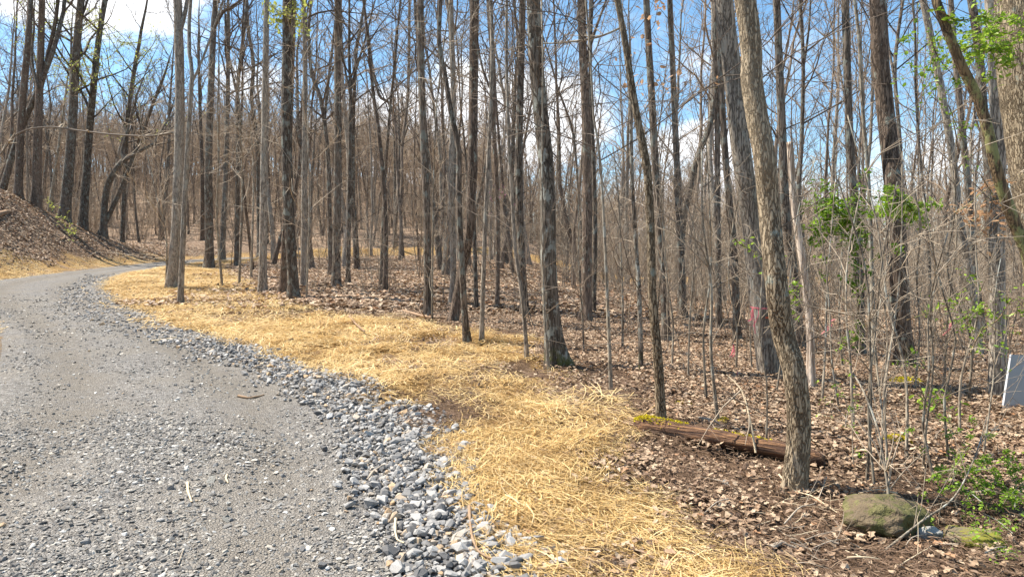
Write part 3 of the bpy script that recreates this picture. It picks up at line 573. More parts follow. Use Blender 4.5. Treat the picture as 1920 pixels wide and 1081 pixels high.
def trunk_mesh(path, rad, mat, sides=14, flare=.6, rough=.05, r=rng, ridge=0.0, name="trunk"):
    P = np.asarray(path); n = len(P); t = np.gradient(P, axis=0); t /= np.linalg.norm(t, axis=1, keepdims=True)
    n1 = np.array([1, 0, 0]) - t[:, :1] * t; n1 /= np.linalg.norm(n1, axis=1, keepdims=True); n2 = np.cross(t, n1); a = np.arange(sides) * 2 * math.pi / sides
    hgt = np.concatenate([[0], np.cumsum(np.linalg.norm(np.diff(P, axis=0), axis=1))]) - .15; r0 = rad[0]
    ph = r.random(6) * 6.28; lob = np.maximum(0, .5 * np.sin(a * 4 + ph[0]) + .5 * np.sin(a * 3 + ph[1]))
    fl = 1 + (flare * (.35 + .9 * lob[None, :])) * np.exp(-np.maximum(hgt, 0) / (r0 * 1.9 + .04))[:, None]
    rg = rough * fbm(np.cos(a)[None, :] * 1.6 + hgt[:, None] * 1.1 + ph[2], np.sin(a)[None, :] * 1.6 + hgt[:, None] * .9 + ph[3], 3)
    Rr = rad[:, None] * fl * (1 + rg)
    if ridge:
        u = a[None, :] / 6.283 * 22 + .9 * fbm(hgt[:, None] * 3, a[None, :] * 2, 2) * 2; rd = np.abs(np.sin(u * math.pi + 1.5 * np.sin(hgt[:, None] * 9 + a[None, :] * 5))) ** .6
        brk = fbm(a[None, :] * 9, hgt[:, None] * 14, 3); Rr = Rr + ridge * (rd + .8 * brk - .5)
    V = P[:, None, :] + Rr[:, :, None] * (np.cos(a)[None, :, None] * n1[:, None, :] + np.sin(a)[None, :, None] * n2[:, None, :])
    idx = np.arange(n * sides).reshape(n, sides); q = np.stack([idx[:-1], np.roll(idx[:-1], -1, 1), np.roll(idx[1:], -1, 1), idx[1:]], -1).reshape(-1, 4)
    V = V.reshape(-1, 3); top = len(V); V = np.vstack([V, P[-1]]); cap = np.stack([idx[-1], np.roll(idx[-1], -1), np.full(sides, top)], 1)
    return mk(name, V, [q, cap], [mat])
def spline(P, step):
    """smooth path through points (Catmull-Rom)"""
    P = np.asarray(P, float); E = np.vstack([2 * P[0] - P[1], P, 2 * P[-1] - P[-2]]); out = []
    for i in range(1, len(E) - 2):
        n = max(2, int(np.linalg.norm(E[i + 1] - E[i]) / step)); t = np.arange(n)[:, None] / n; a, b, c, d = E[i - 1], E[i], E[i + 1], E[i + 2]
        out.append(.5 * (2 * b + (c - a) * t + (2 * a - 5 * b + 4 * c - d) * t ** 2 + (3 * b - a - 3 * c + d) * t ** 3))
    out.append(P[-1:]); return np.concatenate(out)
def ground_Y(px, py, y0, y1):
    ys = np.linspace(y0, y1, 120); P = np.array([at(px, py, y) for y in ys]); return float(ys[np.argmin(np.abs(P[:, 2] - HT(P[:, 0], P[:, 1], False)))])
GR = "leafless forest trees standing beside the gravel road"
def bud_mesh(pts, n, size, mat, spread, r, name="leaves"):
    V, Fq, T = [], [], []; off = 0; bf = [leaf_geo(r, 1.0) for _ in range(5)]
    for i in range(n):
        v, f = bf[i % 5]; e = np.array(Euler((r.normal(0, .9), r.normal(0, .9), r.random() * 6.28)).to_matrix()); v = v * size * (.5 + r.random()) @ e.T
        p = pts[int(r.random() * len(pts))] + r.normal(0, spread, 3); V.append(v + p); Fq.append(np.array(f) + off); off += len(v); T.append(np.full(len(v), r.random() * .6))
    return mk(name, np.concatenate(V), [np.concatenate(Fq)], [mat], False, {"tone": np.concatenate(T)})
count = [0]
def tree(label, pts, wb, wt, mat="bark_dark", Y=None, H=None, lo=None, twigs=6, forks=(), snap=False, ridge=0, buds=None, nl=None, name="forest_tree", cat="tree", group=GR, flare=.9, lean=0.0):
    count[0] += 1; r = np.random.default_rng(1000 + count[0]); Y = Y if Y is None or Y > 0 else ground_Y(*pts[0], -Y - 9, -Y + 16); p0 = hit_t(*pts[0]) if Y is None else at(*pts[0], Y)
    Yb = p0[1]; gz0 = H1(p0[0], Yb); b0 = np.array([p0[0], Yb, gz0]); P = [b0 - [0, 0, .15]]
    for k, (x, y) in enumerate(pts[1:]): P.append(at(x, y, Yb + lean * (k + 1) + r.normal(0, .004) * Yb))
    P[0][0] = b0[0]; d = np.linalg.norm(b0 - [0, 0, CZ]); sc_ = d / F / math.hypot(1, (pts[0][0] - 960) / F) * 1.0
    rb, rt = wb / 2 * Yb / F, wt / 2 * Yb / F
    traced = spline(np.array(P) - b0, .22 if Yb < 30 else .4); n0 = len(traced); rad = np.linspace(rb, rt, n0)
    path = traced
    if not snap:
        Hh = H or (11 + 42 * rb * 1.4); Hh = max(Hh, traced[-1][2] + 1.5); d0 = unit(unit(traced[-1] - traced[-4]) + np.array([0, 0, .25])); L = Hh - traced[-1][2]; m = max(5, int(L / .7))
        ext = wander(traced[-1], d0, L, m, .05, .04, r)[1:]; path = np.vstack([traced, ext]); rad = np.concatenate([rad, np.linspace(rt, max(.012, rt * .12), m)[1:]])
    T = root(name, b0, label, cat, group)
    sides = 44 if ridge else (18 if Yb < 16 else 10)
    if ridge: path2 = spline(path[::3], .035); rad2 = np.interp(np.linspace(0, 1, len(path2)), np.linspace(0, 1, len(rad)), rad)
    else: path2, rad2 = path, rad
    put("trunk", trunk_mesh(path2, rad2, M[mat], sides, flare, .07, r, ridge), T)
    tb = TB(); hh = path[:, 2]; top = path[-1][2]; tw = .0026 + .00012 * Yb
    if not snap:
        lo_ = lo if lo is not None else .5; i0 = np.searchsorted(hh, lo_ * top) / len(hh)
        crown(tb, path, rad, i0, .97, nl or int(9 + 30 * rb), 1.6 + 8 * rb + .08 * top, r, tw, 1.0)
    for k in range(int(twigs * .7)):       # thin side twigs low on the trunk
        i = 3 + int(r.random() * (n0 - 4)); az = r.random() * 6.28; dd = [math.cos(az), math.sin(az), .35 + .8 * r.random()]; L = .5 + 1.3 * r.random() + .02 * Yb
        Q = wander(path[i], dd, L, 5, .18, .03, r); tb.add(Q, np.linspace(tw * 1.8, tw * .7, 5), 3, .6 + .3 * r.random())
        for s in range(4): k2 = 1 + int(r.random() * 3.99); tb.add(wander(Q[k2], unit(unit(Q[k2] - Q[k2 - 1]) + r.normal(0, .6, 3)), L * .4 * r.random() + .1, 3, .2, .05, r), [tw, tw * .8, tw * .4], 3, .7 + .3 * r.random())
    for fp in forks:             # traced limbs: (width0, width1, [(px,py)...]); the first point lies on the trunk
        w0, w1, q = fp; Q = spline(np.array([at(x, y, Yb + .15 * k) for k, (x, y) in enumerate(q)]) - b0, .3); e = unit(Q[-1] - Q[-3]); ex = wander(Q[-1], e, 2.5 + .1 * Yb, 6, .1, .05, r)[1:]; Q = np.vstack([Q, ex])
        rr = np.interp(np.arange(len(Q)), [0, len(Q) - 6, len(Q) - 1], [w0 / 2 * Yb / F, w1 / 2 * Yb / F, .006]); put("limb", mk_limb(Q, rr, M[mat]), T)
        crown(tb, Q, rr, .35, .95, 6, 1.2 + .04 * Yb, r, tw, 1, (.2, 1.0), 4, 4)
    if tb.g: put("crown", tb.mesh("crown", M["twig_dark"] if wb > 6 else M["twig_tan"]), T)
    if buds and tb.g:
        V, _, _ = tb.arrays(); ms = V[(V[:, 2] > buds[3][0]) & (V[:, 2] < buds[3][1])]
        if len(ms): put("leaves", bud_mesh(ms, buds[0], buds[1], M[buds[2]], .12, r), T, kind="stuff")
    return T
def mk_limb(Q, rr, mat):
    tb = TB(); tb.add(Q, rr, 9); return tb.mesh("limb", mat)
D, G = "bark_dark", "bark_grey"
# left side, on and beyond the bank
tree("dark leaning tree at the left edge on top of the leafy bank", [(0, 366), (33, 261), (72, 166), (100, 94), (119, 22)], 12, 7, Y=-31, lean=.2, forks=[(5, 3, [(72, 166), (60, 110), (64, 40), (55, -10)])])
tree("thick straight tree on the bank, second trunk from the left edge", [(33, 361), (40, 222), (53, 72), (57, 0)], 14, 9, Y=-36, mat="bark_red")
tree("grey-brown tree on the bank crest with a steep fork at its right side", [(67, 366), (72, 222), (76, 111), (79, 0)], 16, 10, Y=-35, mat="bark_red", forks=[(8, 6, [(76, 170), (92, 95), (104, 40), (110, -10)])])
tree("widest trunk on the bank crest, with pale green buds high up", [(119, 379), (133, 266), (139, 166), (145, 72), (152, 0)], 19, 12, Y=-38, buds=(900, .09, "leaf_bud", (5, 13)), lo=.25)
tree("thin upright trunk growing right beside the widest bank tree", [(126, 384), (129, 300), (131, 180), (134, 60)], 5, 3, Y=-37.5, mat="bark_sapling", H=14)
tree("dark trunk on the bank dotted with pale green buds, just left of the crooked tree", [(154, 388), (166, 266), (175, 166), (186, 66), (197, 0)], 15, 9, Y=-40, buds=(900, .09, "leaf_bud", (5, 14)), lo=.25)
tree("slender sapling leaning right on the lit face of the bank", [(86, 424), (100, 344), (114, 244), (125, 160)], 6, 3, Y=-32, mat="bark_sapling", H=11, lo=.3, flare=.3)
tree("crooked dark tree with a broken knobby elbow leaning over the bank", [(191, 411), (200, 355), (222, 311), (236, 297)], 12, 10, Y=-42, snap=True, forks=[(6, 4, [(233, 300), (258, 286), (289, 269), (292, 262)]), (7, 4, [(234, 299), (228, 286), (232, 270), (240, 240)])])
tree("leaning tree rooted low on the bank slope beside the crooked one", [(183, 440), (214, 383), (244, 311), (266, 255), (283, 205), (305, 150)], 9, 5, Y=-38, lo=.35, H=13)
tree("dark grey trunk behind the leaning bank trees, with buds above", [(228, 425), (239, 233), (252, 128), (261, 83)], 8, 6, Y=-48, buds=(500, .1, "leaf_bud", (7, 15)), lo=.3)
tree("dark trunk far up the slope left of the tall pair by the bend", [(302, 432), (313, 333), (318, 240)], 8, 5, Y=66)
# by the bend
tree("tall grey-brown trunk on the straw by the bend, the left of a close pair", [(322, 541), (333, 388), (337, 166), (333, 0)], 21, 15, forks=[(9, 6, [(337, 60), (348, 20), (352, -15)])], mat=G, twigs=9)
tree("slimmer trunk in front of the tall one on the straw by the bend", [(337, 572), (347, 361), (355, 222), (360, 139), (355, 100)], 11, 7, mat=G, twigs=8, forks=[(5, 3, [(358, 160), (380, 110), (402, 50), (420, -5)])])
tree("hair-thin sapling left of the close pair on the straw", [(311, 541), (312, 444), (297, 383)], 3.5, 2, mat="bark_sapling", H=6, lo=.3, flare=.1, cat="sapling")
tree("dark-based tree at the end of the visible road", [(393, 503), (391, 300), (396, 160), (400, 60), (405, 0)], 16, 10, twigs=8)
tree("reddish trunk beyond the far end of the gravel", [(380, 463), (379, 330), (375, 200), (372, 90)], 8, 5, Y=62, mat="bark_red")
tree("pale sapling on the straw slope below the dark-based roadside tree", [(417, 536), (407, 414), (410, 296), (408, 200)], 5, 3, mat="bark_sapling", H=10, lo=.4, flare=.2, cat="sapling")
tree("grey trunk standing back from the dark-based roadside tree", [(415, 464), (423, 331), (427, 178), (428, 60)], 11, 7, Y=48)
tree("slim dark trunk with Y-shaped upper limbs left of the stout plain trunk", [(443, 500), (446, 296), (445, 178), (454, 89), (462, 20)], 9, 6, forks=[(5, 3, [(445, 178), (430, 110), (422, 40)])])
tree("thin bare sapling under the slim Y-limbed tree", [(448, 533), (454, 380), (454, 290)], 5, 3, mat="bark_sapling", H=8, flare=.2, cat="sapling")
tree("thin grey sapling left of the stout plain trunk", [(470, 523), (475, 380), (475, 290)], 5, 3, mat="bark_sapling", H=9, flare=.2, cat="sapling")
tree("stout plain straight trunk at the lower edge of the straw slope", [(492, 548), (495, 296), (498, 118), (500, 0)], 16, 10, mat=G, twigs=9)
tree("wavy dark tree behind the stout plain trunk", [(486, 470), (484, 331), (481, 260), (472, 184), (475, 118), (466, 59), (462, 10)], 9, 6, Y=50, lo=.3)
tree("thickest trunk of the straw edge, leaning left across its neighbour", [(552, 562), (541, 385), (537, 237), (539, 90), (540, 0)], 20, 20, mat="bark_dark", twigs=10, buds=(260, .1, "leaf_bud", (7.2, 8.8)))
tree("straight trunk half hidden behind the tallest thick one", [(531, 553), (536, 414), (543, 237), (549, 60)], 15, 10, mat="bark_red")
tree("straight grey trunk right of the crossing pair", [(569, 542), (571, 296), (572, 118), (569, 0)], 12, 8, mat=G)
tree("pale thin sapling touching the foot of the straight grey trunk", [(574, 565), (579, 420), (580, 320)], 4, 2.5, mat="bark_sapling", H=7, flare=.2, cat="sapling")
tree("crooked trunk with wide snaking limbs left of the straight dark one", [(620, 520), (618, 414), (614, 284), (602, 190), (584, 136), (578, 60)], 10, 6, lo=.35, forks=[(6, 4, [(608, 230), (616, 150), (622, 100), (630, 30)])])
tree("straight dark trunk with a flared foot in the middle of the left group", [(630, 541), (633, 296), (633, 118), (633, 0)], 16, 12, twigs=8)
tree("slim tree forking into a wide Y against the cloud", [(652, 535), (655, 355), (657, 178), (656, 140)], 9, 6, forks=[(5, 3, [(656, 175), (668, 130), (686, 70), (698, 20)]), (5, 3, [(656, 175), (645, 120), (640, 60)])], H=14)
tree("clump trunk bending left in its upper half beyond the mown-looking straw", [(722, 547), (723, 414), (711, 254), (700, 178)], 10, 6, mat="bark_red", lo=.35, twigs=8)
tree("second stem of the bending clump, rooted a hand to its left", [(714, 538), (718, 430), (722, 330), (730, 220)], 8, 5, lo=.35)
tree("far wavy tree with its lower trunk swept left, under the white cloud", [(741, 471), (738, 225), (711, 178), (697, 118), (690, 60)], 7, 5, Y=62, lo=.4)
tree("far sinuous tree rising through the cloud right of the swept one", [(744, 440), (741, 414), (753, 284), (765, 166), (768, 0)], 7, 5, Y=60, lo=.4)
# middle
tree("dark rough trunk at the brushy straw corner, rooted among dead branches", [(802, 592), (800, 399), (793, 233), (789, 100), (788, 0)], 14, 13, twigs=9)
tree("whip-thin sapling just right of the dark rough trunk", [(810, 606), (812, 399), (814, 290)], 4, 2.5, mat="bark_sapling", H=7, flare=.2, cat="sapling")
tree("leaning reddish tree whose foot sweeps right, behind the two slim wavy trunks", [(848, 602), (866, 506), (880, 433), (886, 300), (888, 133), (890, 0)], 17, 17, mat="bark_red", twigs=8)
tree("grey trunk beside the foot of the leaning reddish tree", [(845, 585), (850, 506), (846, 333), (850, 180), (846, 20)], 12, 9, Y=16.8, mat=G)
tree("slim dark snaking trunk on a soil mound, curving left toward the top", [(876, 642), (866, 499), (860, 366), (860, 280), (846, 213), (833, 133), (823, 80), (826, 0)], 13, 8, twigs=8)
tree("dark upright stub of trunk behind the snaking pair", [(894, 579), (890, 466), (888, 380)], 9, 7, H=15)
tree("slim mottled trunk right of the snaking one, standing on the same mound", [(902, 643), (908, 466), (914, 333), (920, 200), (923, 87), (920, 0)], 9, 7, mat="bark_grey", twigs=8)
tree("straight brown trunk among brush midway to the big lichen tree", [(932, 576), (933, 399), (926, 233), (926, 133), (916, 0)], 9, 7, mat="bark_red", forks=[(5, 3, [(926, 180), (905, 130), (893, 60), (890, 0)])])
tree("pale slender trunk rooted in the litter left of the big lichen tree", [(990, 674), (980, 566), (966, 466), (960, 366), (954, 266), (950, 133), (950, 0)], 8, 5, mat=G, twigs=8, lo=.4, H=13)
tree("straight dark trunk behind the pale slender one", [(985, 588), (976, 433), (973, 300), (976, 166), (980, 0)], 14, 12, twigs=8)
tree("big lichen-spotted tree with mossy flared roots at the end of the straw", [(1043, 685), (1030, 532), (1026, 366), (1020, 266), (1006, 133), (1000, 0)], 31, 21, mat="bark_lichen", twigs=12, flare=1.1, ridge=.004)
tree("lichen-white sapling leaning on the left side of the big lichen tree", [(1032, 694), (1021, 590), (1018, 480)], 7, 3, mat="bark_sapling", H=5, flare=.2, cat="sapling")
tree("thick reddish-brown trunk with steep upper limbs right of the big lichen tree", [(1099, 601), (1101, 399), (1099, 233), (1093, 100), (1090, 0)], 20, 15, mat="bark_red", twigs=10, forks=[(7, 4, [(1100, 110), (1115, 60), (1133, 10)])])
tree("narrow trunk pressed behind the thick reddish-brown one", [(1113, 588), (1116, 420), (1112, 280), (1106, 166)], 9, 7)
tree("pale thin young tree, first of the slim trunks right of the reddish pair", [(1147, 736), (1139, 566), (1133, 433), (1125, 300), (1113, 220)], 8, 4, mat="bark_sapling", H=8, lo=.3, twigs=10, flare=.25)
tree("far thin tree curving up to the left above the reddish pair", [(1096, 520), (1080, 300), (1070, 233), (1046, 166)], 6, 4, Y=34, lo=.4)
# right
tree("mottled slim trunk left of the near grey trunk by the log", [(1203, 704), (1199, 566), (1193, 466), (1185, 333), (1183, 200)], 10, 6, mat="bark_lichen", H=12, twigs=9, flare=.3)
tree("near slender grey-brown trunk standing behind the mossy end of the log", [(1241, 802), (1235, 690), (1223, 552), (1220, 433), (1213, 313), (1197, 233), (1183, 153), (1170, 67), (1157, 0)], 19, 11, mat="bark_tan", twigs=9, H=12, flare=.3)
tree("dark straight trunk with a few clinging dead leaves up high", [(1252, 640), (1240, 466), (1230, 333), (1223, 200), (1215, 67), (1212, 0)], 16, 12, twigs=8, buds=(60, .1, "leaf_dry", (4.5, 7)))
tree("greyish trunk from whose foot a dark tree leans right", [(1283, 601), (1276, 466), (1270, 333), (1263, 166), (1256, 0)], 14, 10, twigs=8)
tree("dark tree leaning right across the sky toward the tall grey trunk", [(1276, 560), (1280, 426), (1290, 373), (1306, 300), (1333, 226), (1343, 133), (1340, 0)], 13, 9, Y=19, lo=.5)
tree("upright dark trunk behind the leaning one, its foot in thick brush", [(1348, 622), (1346, 466), (1345, 266), (1343, 100), (1342, 0)], 12, 9, twigs=8)
tree("dark trunk close on the left of the large smooth grey tree", [(1383, 640), (1376, 466), (1366, 366), (1356, 233), (1350, 100)], 14, 11, twigs=8, mat="bark_dark")
GREY = tree("large smooth grey tree tied with pink flagging tape", [(1445, 708), (1434, 640), (1421, 540), (1412, 440), (1399, 340), (1391, 300), (1380, 200), (1371, 120), (1357, 0)], 38, 27, mat="bark_grey", twigs=10, flare=.35, ridge=.0015)
TAN = tree("nearest tan tree with deeply furrowed bark, curved at the foot beside the log", [(1487, 908), (1496, 850), (1497, 770), (1489, 700), (1475, 655), (1463, 600), (1456, 540), (1446, 440), (1438, 340), (1434, 300), (1415, 200), (1407, 120), (1397, 0)], 42, 28, mat="bark_tan", twigs=8, flare=.3, ridge=.004, H=13)
tree("dark trunk between the furrowed tan tree and the dead snag", [(1500, 655), (1486, 499), (1473, 399), (1466, 233), (1460, 100), (1456, 0)], 19, 13, twigs=8)
tree("dead peeling snag broken off short with woodpecker holes", [(1519, 736), (1519, 600), (1509, 519), (1493, 433), (1486, 333), (1481, 266), (1478, 200)], 15, 11, mat="bark_snag", snap=True, twigs=0, ridge=.003, name="dead_snag", cat="snag")
tree("slim forked tree showing above and right of the snag", [(1530, 610), (1499, 399), (1503, 266), (1506, 120), (1500, 0)], 10, 6, Y=22, lo=.35, forks=[(5, 3, [(1506, 130), (1516, 60), (1520, 0)])])
tree("dark trunk wrapped in green leafy vines low down", [(1615, 668), (1611, 492), (1597, 316), (1590, 176), (1585, 0)], 15, 13, twigs=9)
tree("pale light-barked young tree right of the vine-wrapped trunk", [(1640, 690), (1636, 560), (1629, 351), (1618, 211), (1611, 70)], 9, 6, mat="bark_sapling", H=12, twigs=9, lo=.4)
tree("stout brown trunk with fine vertical bark, widest in the right middle", [(1692, 692), (1685, 527), (1675, 351), (1657, 176), (1643, 0)], 34, 24, mat="bark_red", twigs=9, ridge=.0015)
tree("thin forked tree right behind the stout brown trunk", [(1702, 600), (1689, 295), (1678, 140), (1684, 60)], 8, 6, Y=20, forks=[(5, 3, [(1678, 150), (1665, 80), (1662, 10)])])
tree("thin straight tree in the gap right of the stout brown trunk", [(1748, 640), (1740, 450), (1724, 281), (1716, 150)], 6, 4, H=12, lo=.35)
tree("tall grey trunk leaning left, third right of the stout brown trunk", [(1838, 665), (1819, 520), (1801, 422), (1784, 281), (1766, 176), (1745, 70), (1731, 0)], 15, 12, mat=G, twigs=8, buds=(40, .07, "leaf_green", (3, 7)))
tree("trunk running parallel to the tall left-leaning grey one", [(1850, 640), (1829, 520), (1815, 351), (1801, 211), (1790, 100)], 12, 10, twigs=8)
tree("dark trunk behind the grey panel's tree, leaning left into green leaves", [(1880, 620), (1868, 450), (1850, 281), (1836, 105), (1822, 0)], 16, 14, twigs=7)
tree("grey trunk that the leaning panel rests beside", [(1872, 752), (1871, 633), (1869, 457), (1871, 281), (1864, 105), (1857, 0)], 30, 19, mat=G, twigs=8, flare=.3)
VT = tree("near dark leaning stem wound with a vine, crossing the upper right corner", [(1985, 700), (1945, 545), (1903, 422), (1871, 330), (1857, 267), (1836, 190), (1801, 120), (1762, 21), (1755, 0)], 24, 15, Y=5.6, mat="bark_vine", twigs=6, H=8, flare=.2)
tree("huge pale furrowed trunk at the right edge of the view", [(2016, 860), (1994, 600), (1957, 350), (1932, 150), (1924, 0)], 100, 92, Y=6.4, mat="bark_tan", twigs=3, ridge=.006, flare=.3)
# ------------------------------------------------------------------ forest behind: ten shapes of tree, copied one by one
def proto(seed, Hh, r0, mat, twig, nl=14, bend=.05, tws=5, subs=5):
    r = np.random.default_rng(seed); P = wander([0, 0, -.2], [r.normal(0, .04), r.normal(0, .04), 1], Hh, 22, bend, .05, r); rad = np.linspace(r0, .02, 22) * (1 - .1 * np.sin(np.linspace(0, 3, 22)))
    tm = trunk_mesh(P, rad, M[mat], 8, .5, .06, r); tb = TB(); crown(tb, P, rad, .32 + .2 * r.random(), .98, nl, .17 * Hh + .8, r, twig, 1, (.45, 1.15), subs, tws)
    crown(tb, P, rad * .5, .08, .4, 7, 1.5, r, twig, 1, (.1, .7), 3, 4)
    return tm, tb
protos = [proto(500 + k, 17 + 5 * ((k * 37) % 10) / 10, .11 + .018 * (k % 6), ["bark_dark", "bark_grey", "bark_far", "bark_red"][k % 4], .0068) for k in range(10)]
pm = [(a, b.mesh("crown", M["twig_dark"] if k % 3 else M["twig_far"])) for k, (a, b) in enumerate(protos)]
def wood_ok(x, y, z, m=1.2): return ((z[0] > m) & ((z[2] > .6) | (y > 42))) | ((z[1] > 8.5) | ((z[1] > 3) & (y > 62)))
zone_lab = [("left", "leafless tree among the many on the rising slope behind the leafy bank", "trees on the slope behind the bank"),
            ("mid", "leafless tree among the many behind the road bend and far straw berm", "trees behind the bend and berm"),
            ("right", "leafless tree among the many deep in the brushy woods on the right", "trees deep in the right-hand woods")]
bxs, bys = sample(lambda x, y, z: wood_ok(x, y, z) * 1.0, 460, 26, 80, .79, power=.75)
sel = []
for x, y in zip(bxs, bys):
    if all((x - a) ** 2 + (y - b) ** 2 > (1.3 if y < 40 else 1.0) ** 2 for a, b in sel) and not (y < 27 and abs(x) < 6 and rng.random() < .6): sel.append((x, y))
sel = sel[:190]
for i, (x, y) in enumerate(sel):
    px = x / y * 1280 + 960; lab = zone_lab[0 if px < 300 else (1 if px < 1000 else 2)]; k = int(rng.integers(0, 10)); T = root("forest_tree", (x, y, H1(x, y)), lab[1], "tree", lab[2])
    T.rotation_euler = (rng.normal(0, .03), rng.normal(0, .03), rng.random() * 6.28); s = .7 + .45 * rng.random(); T.scale = (s * (.7 + .5 * rng.random()),) * 2 + (s,)
    put("trunk", pm[k][0], T); put("crown", pm[k][1], T)
# far wood and understory read as one mass
fp = [proto(600 + k, 17, .15, "bark_far", .0135, 14, .05, 5, 5) for k in range(6)]
far = []
for a, tb in fp:
    V, Fq, T_ = tb.arrays(); nv = len(a.vertices); va = np.empty(nv * 3, np.float32); a.vertices.foreach_get("co", va); fa = np.array([list(p.vertices) for p in a.polygons if len(p.vertices) == 4])
    far.append(mk("far_tree", np.vstack([va.reshape(-1, 3), V]), [fa, Fq + nv], [M["bark_far"], M["twig_far"]], True, {"tone": np.concatenate([np.full(nv, .3), T_])}, np.concatenate([np.zeros(len(fa), int), np.ones(len(Fq), int)])))
fx, fy = sample(lambda x, y, z: wood_ok(x, y, z) * (.8 + .2 * ss(10, -10, x)), 1500, 66, 190, .82, power=.8); fx2, fy2 = sample(lambda x, y, z: 1.0 * (x < .35 * y), 1300, 120, 235, .80); fx, fy = np.concatenate([fx, fx2]), np.concatenate([fy, fy2])
scatter("far_woods", np.stack([fx, fy, HT(fx, fy)], 1), np.stack([rng.normal(0, .03, len(fx)), rng.normal(0, .03, len(fx)), rng.random(len(fx)) * 6.28], 1), .6 + .45 * rng.random(len(fx)), far)
def whip(seed, n, Hh, tw, mat):
    r = np.random.default_rng(seed); tb = TB()
    for i in range(n):
        a = r.random() * 6.28; q = .5 * r.random(); L = Hh * (.5 + .6 * r.random()); P = wander([q * math.cos(a), q * math.sin(a), -.05], [r.normal(0, .2), r.normal(0, .2), 1], L, 8, .09, .08, r)
        tb.add(P, np.linspace(tw * 2.6, tw, 8), 4, .3 * r.random())
        for s in range(9):
            k = 1 + int(r.random() * 6.99); az = r.random() * 6.28; d = [math.cos(az), math.sin(az), .9 + 1.2 * r.random()]; Q = wander(P[k], d, L * .26 * (.4 + r.random()), 4, .2, .05, r); tb.add(Q, np.linspace(tw * 1.2, tw * .6, 4), 3, .4 + .4 * r.random())
            for u in range(3): k2 = 1 + int(r.random() * 2.99); tb.add(wander(Q[k2], unit(unit(Q[k2] - Q[k2 - 1]) + r.normal(0, .6, 3)), L * .12 * (.3 + r.random()), 3, .2, .05, r), [tw * .8, tw * .6, tw * .3], 3, .6 + .4 * r.random())
    return tb.mesh("brush", mat)
wn = [whip(700 + k, 2, 3.0, .003, M["twig_tan"]) for k in range(5)]; wf = [whip(720 + k, 4, 4.8, .0075, M["twig_tan"] if k % 2 else M["twig_far"]) for k in range(6)]
x1, y1 = sample(lambda x, y, z: wood_ok(x, y, z, 2.5) * (.04 + .6 * ss(1, 5, x) * ss(9, 13, y) + .14 * ss(12, 18, y)), 1100, 8.5, 26, .8); x2, y2 = sample(lambda x, y, z: wood_ok(x, y, z, 2.5) * (.12 + .25 * ss(-5, 10, x) + .5 * ss(45, 65, y)), 4200, 24, 165, .8, power=.9)
for nm, x, y, ms in (("brush", x1, y1, wn), ("far_brush", x2, y2, wf)):
    scatter(nm + "_undergrowth", np.stack([x, y, HT(x, y)], 1), np.stack([rng.normal(0, .1, len(x)), rng.normal(0, .1, len(x)), rng.random(len(x)) * 6.28], 1), .6 + .7 * rng.random(len(x)), ms)
# ------------------------------------------------------------------ near saplings on the right: one by one
SG = "thin bare saplings among the leaf litter on the right"
saps = [(1325, 760, 1330, 380, 5), (1347, 800, 1318, 420, 7), (1290, 720, 1300, 420, 4), (1380, 700, 1372, 440, 4), (1437, 838, 1432, 480, 4), (1455, 745, 1500, 380, 4), (1540, 760, 1560, 420, 5), (1575, 770, 1545, 470, 4), (1600, 812, 1590, 480, 6), (1625, 895, 1622, 500, 6), (1640, 905, 1655, 480, 5), (1665, 870, 1690, 460, 5), (1700, 868, 1640, 400, 6), (1730, 880, 1745, 560, 5), (1757, 900, 1740, 600, 6), (1780, 870, 1760, 520, 5), (1800, 830, 1830, 480, 5), (1840, 860, 1865, 560, 4), (1515, 690, 1530, 400, 4), (1410, 700, 1400, 430, 3.5), (1260, 690, 1245, 430, 4), (1167, 660, 1160, 380, 5), (1580, 690, 1570, 360, 4), (1770, 740, 1795, 430, 5), (1715, 735, 1725, 420, 4), (1815, 760, 1790, 400, 5), (1655, 760, 1668, 430, 4), (1480, 720, 1462, 560, 4), (1095, 655, 1085, 420, 3.5), (1225, 660, 1240, 380, 3.5)]
SL = {0: "upright thin sapling just behind the middle of the fallen log", 1: "thicker thin sapling behind the log, leaning left past the upright one", 4: "thin sapling standing in front of the log, touching the tan tree's left side",
      5: "thin sapling behind the tan tree, leaning right toward the snag", 12: "thin sapling leaning strongly left past the right side of the yellow moss cushion", 11: "thin sapling leaning right from the near side of the yellow moss cushion",
      17: "thin sapling leaning right, closest to the grey panel on its left", 24: "pale thin stem in the litter right below the stout brown trunk's foot", 28: "thin sapling just right of the big lichen tree's roots", 21: "thin sapling between the pale young tree and the mottled slim trunk"}
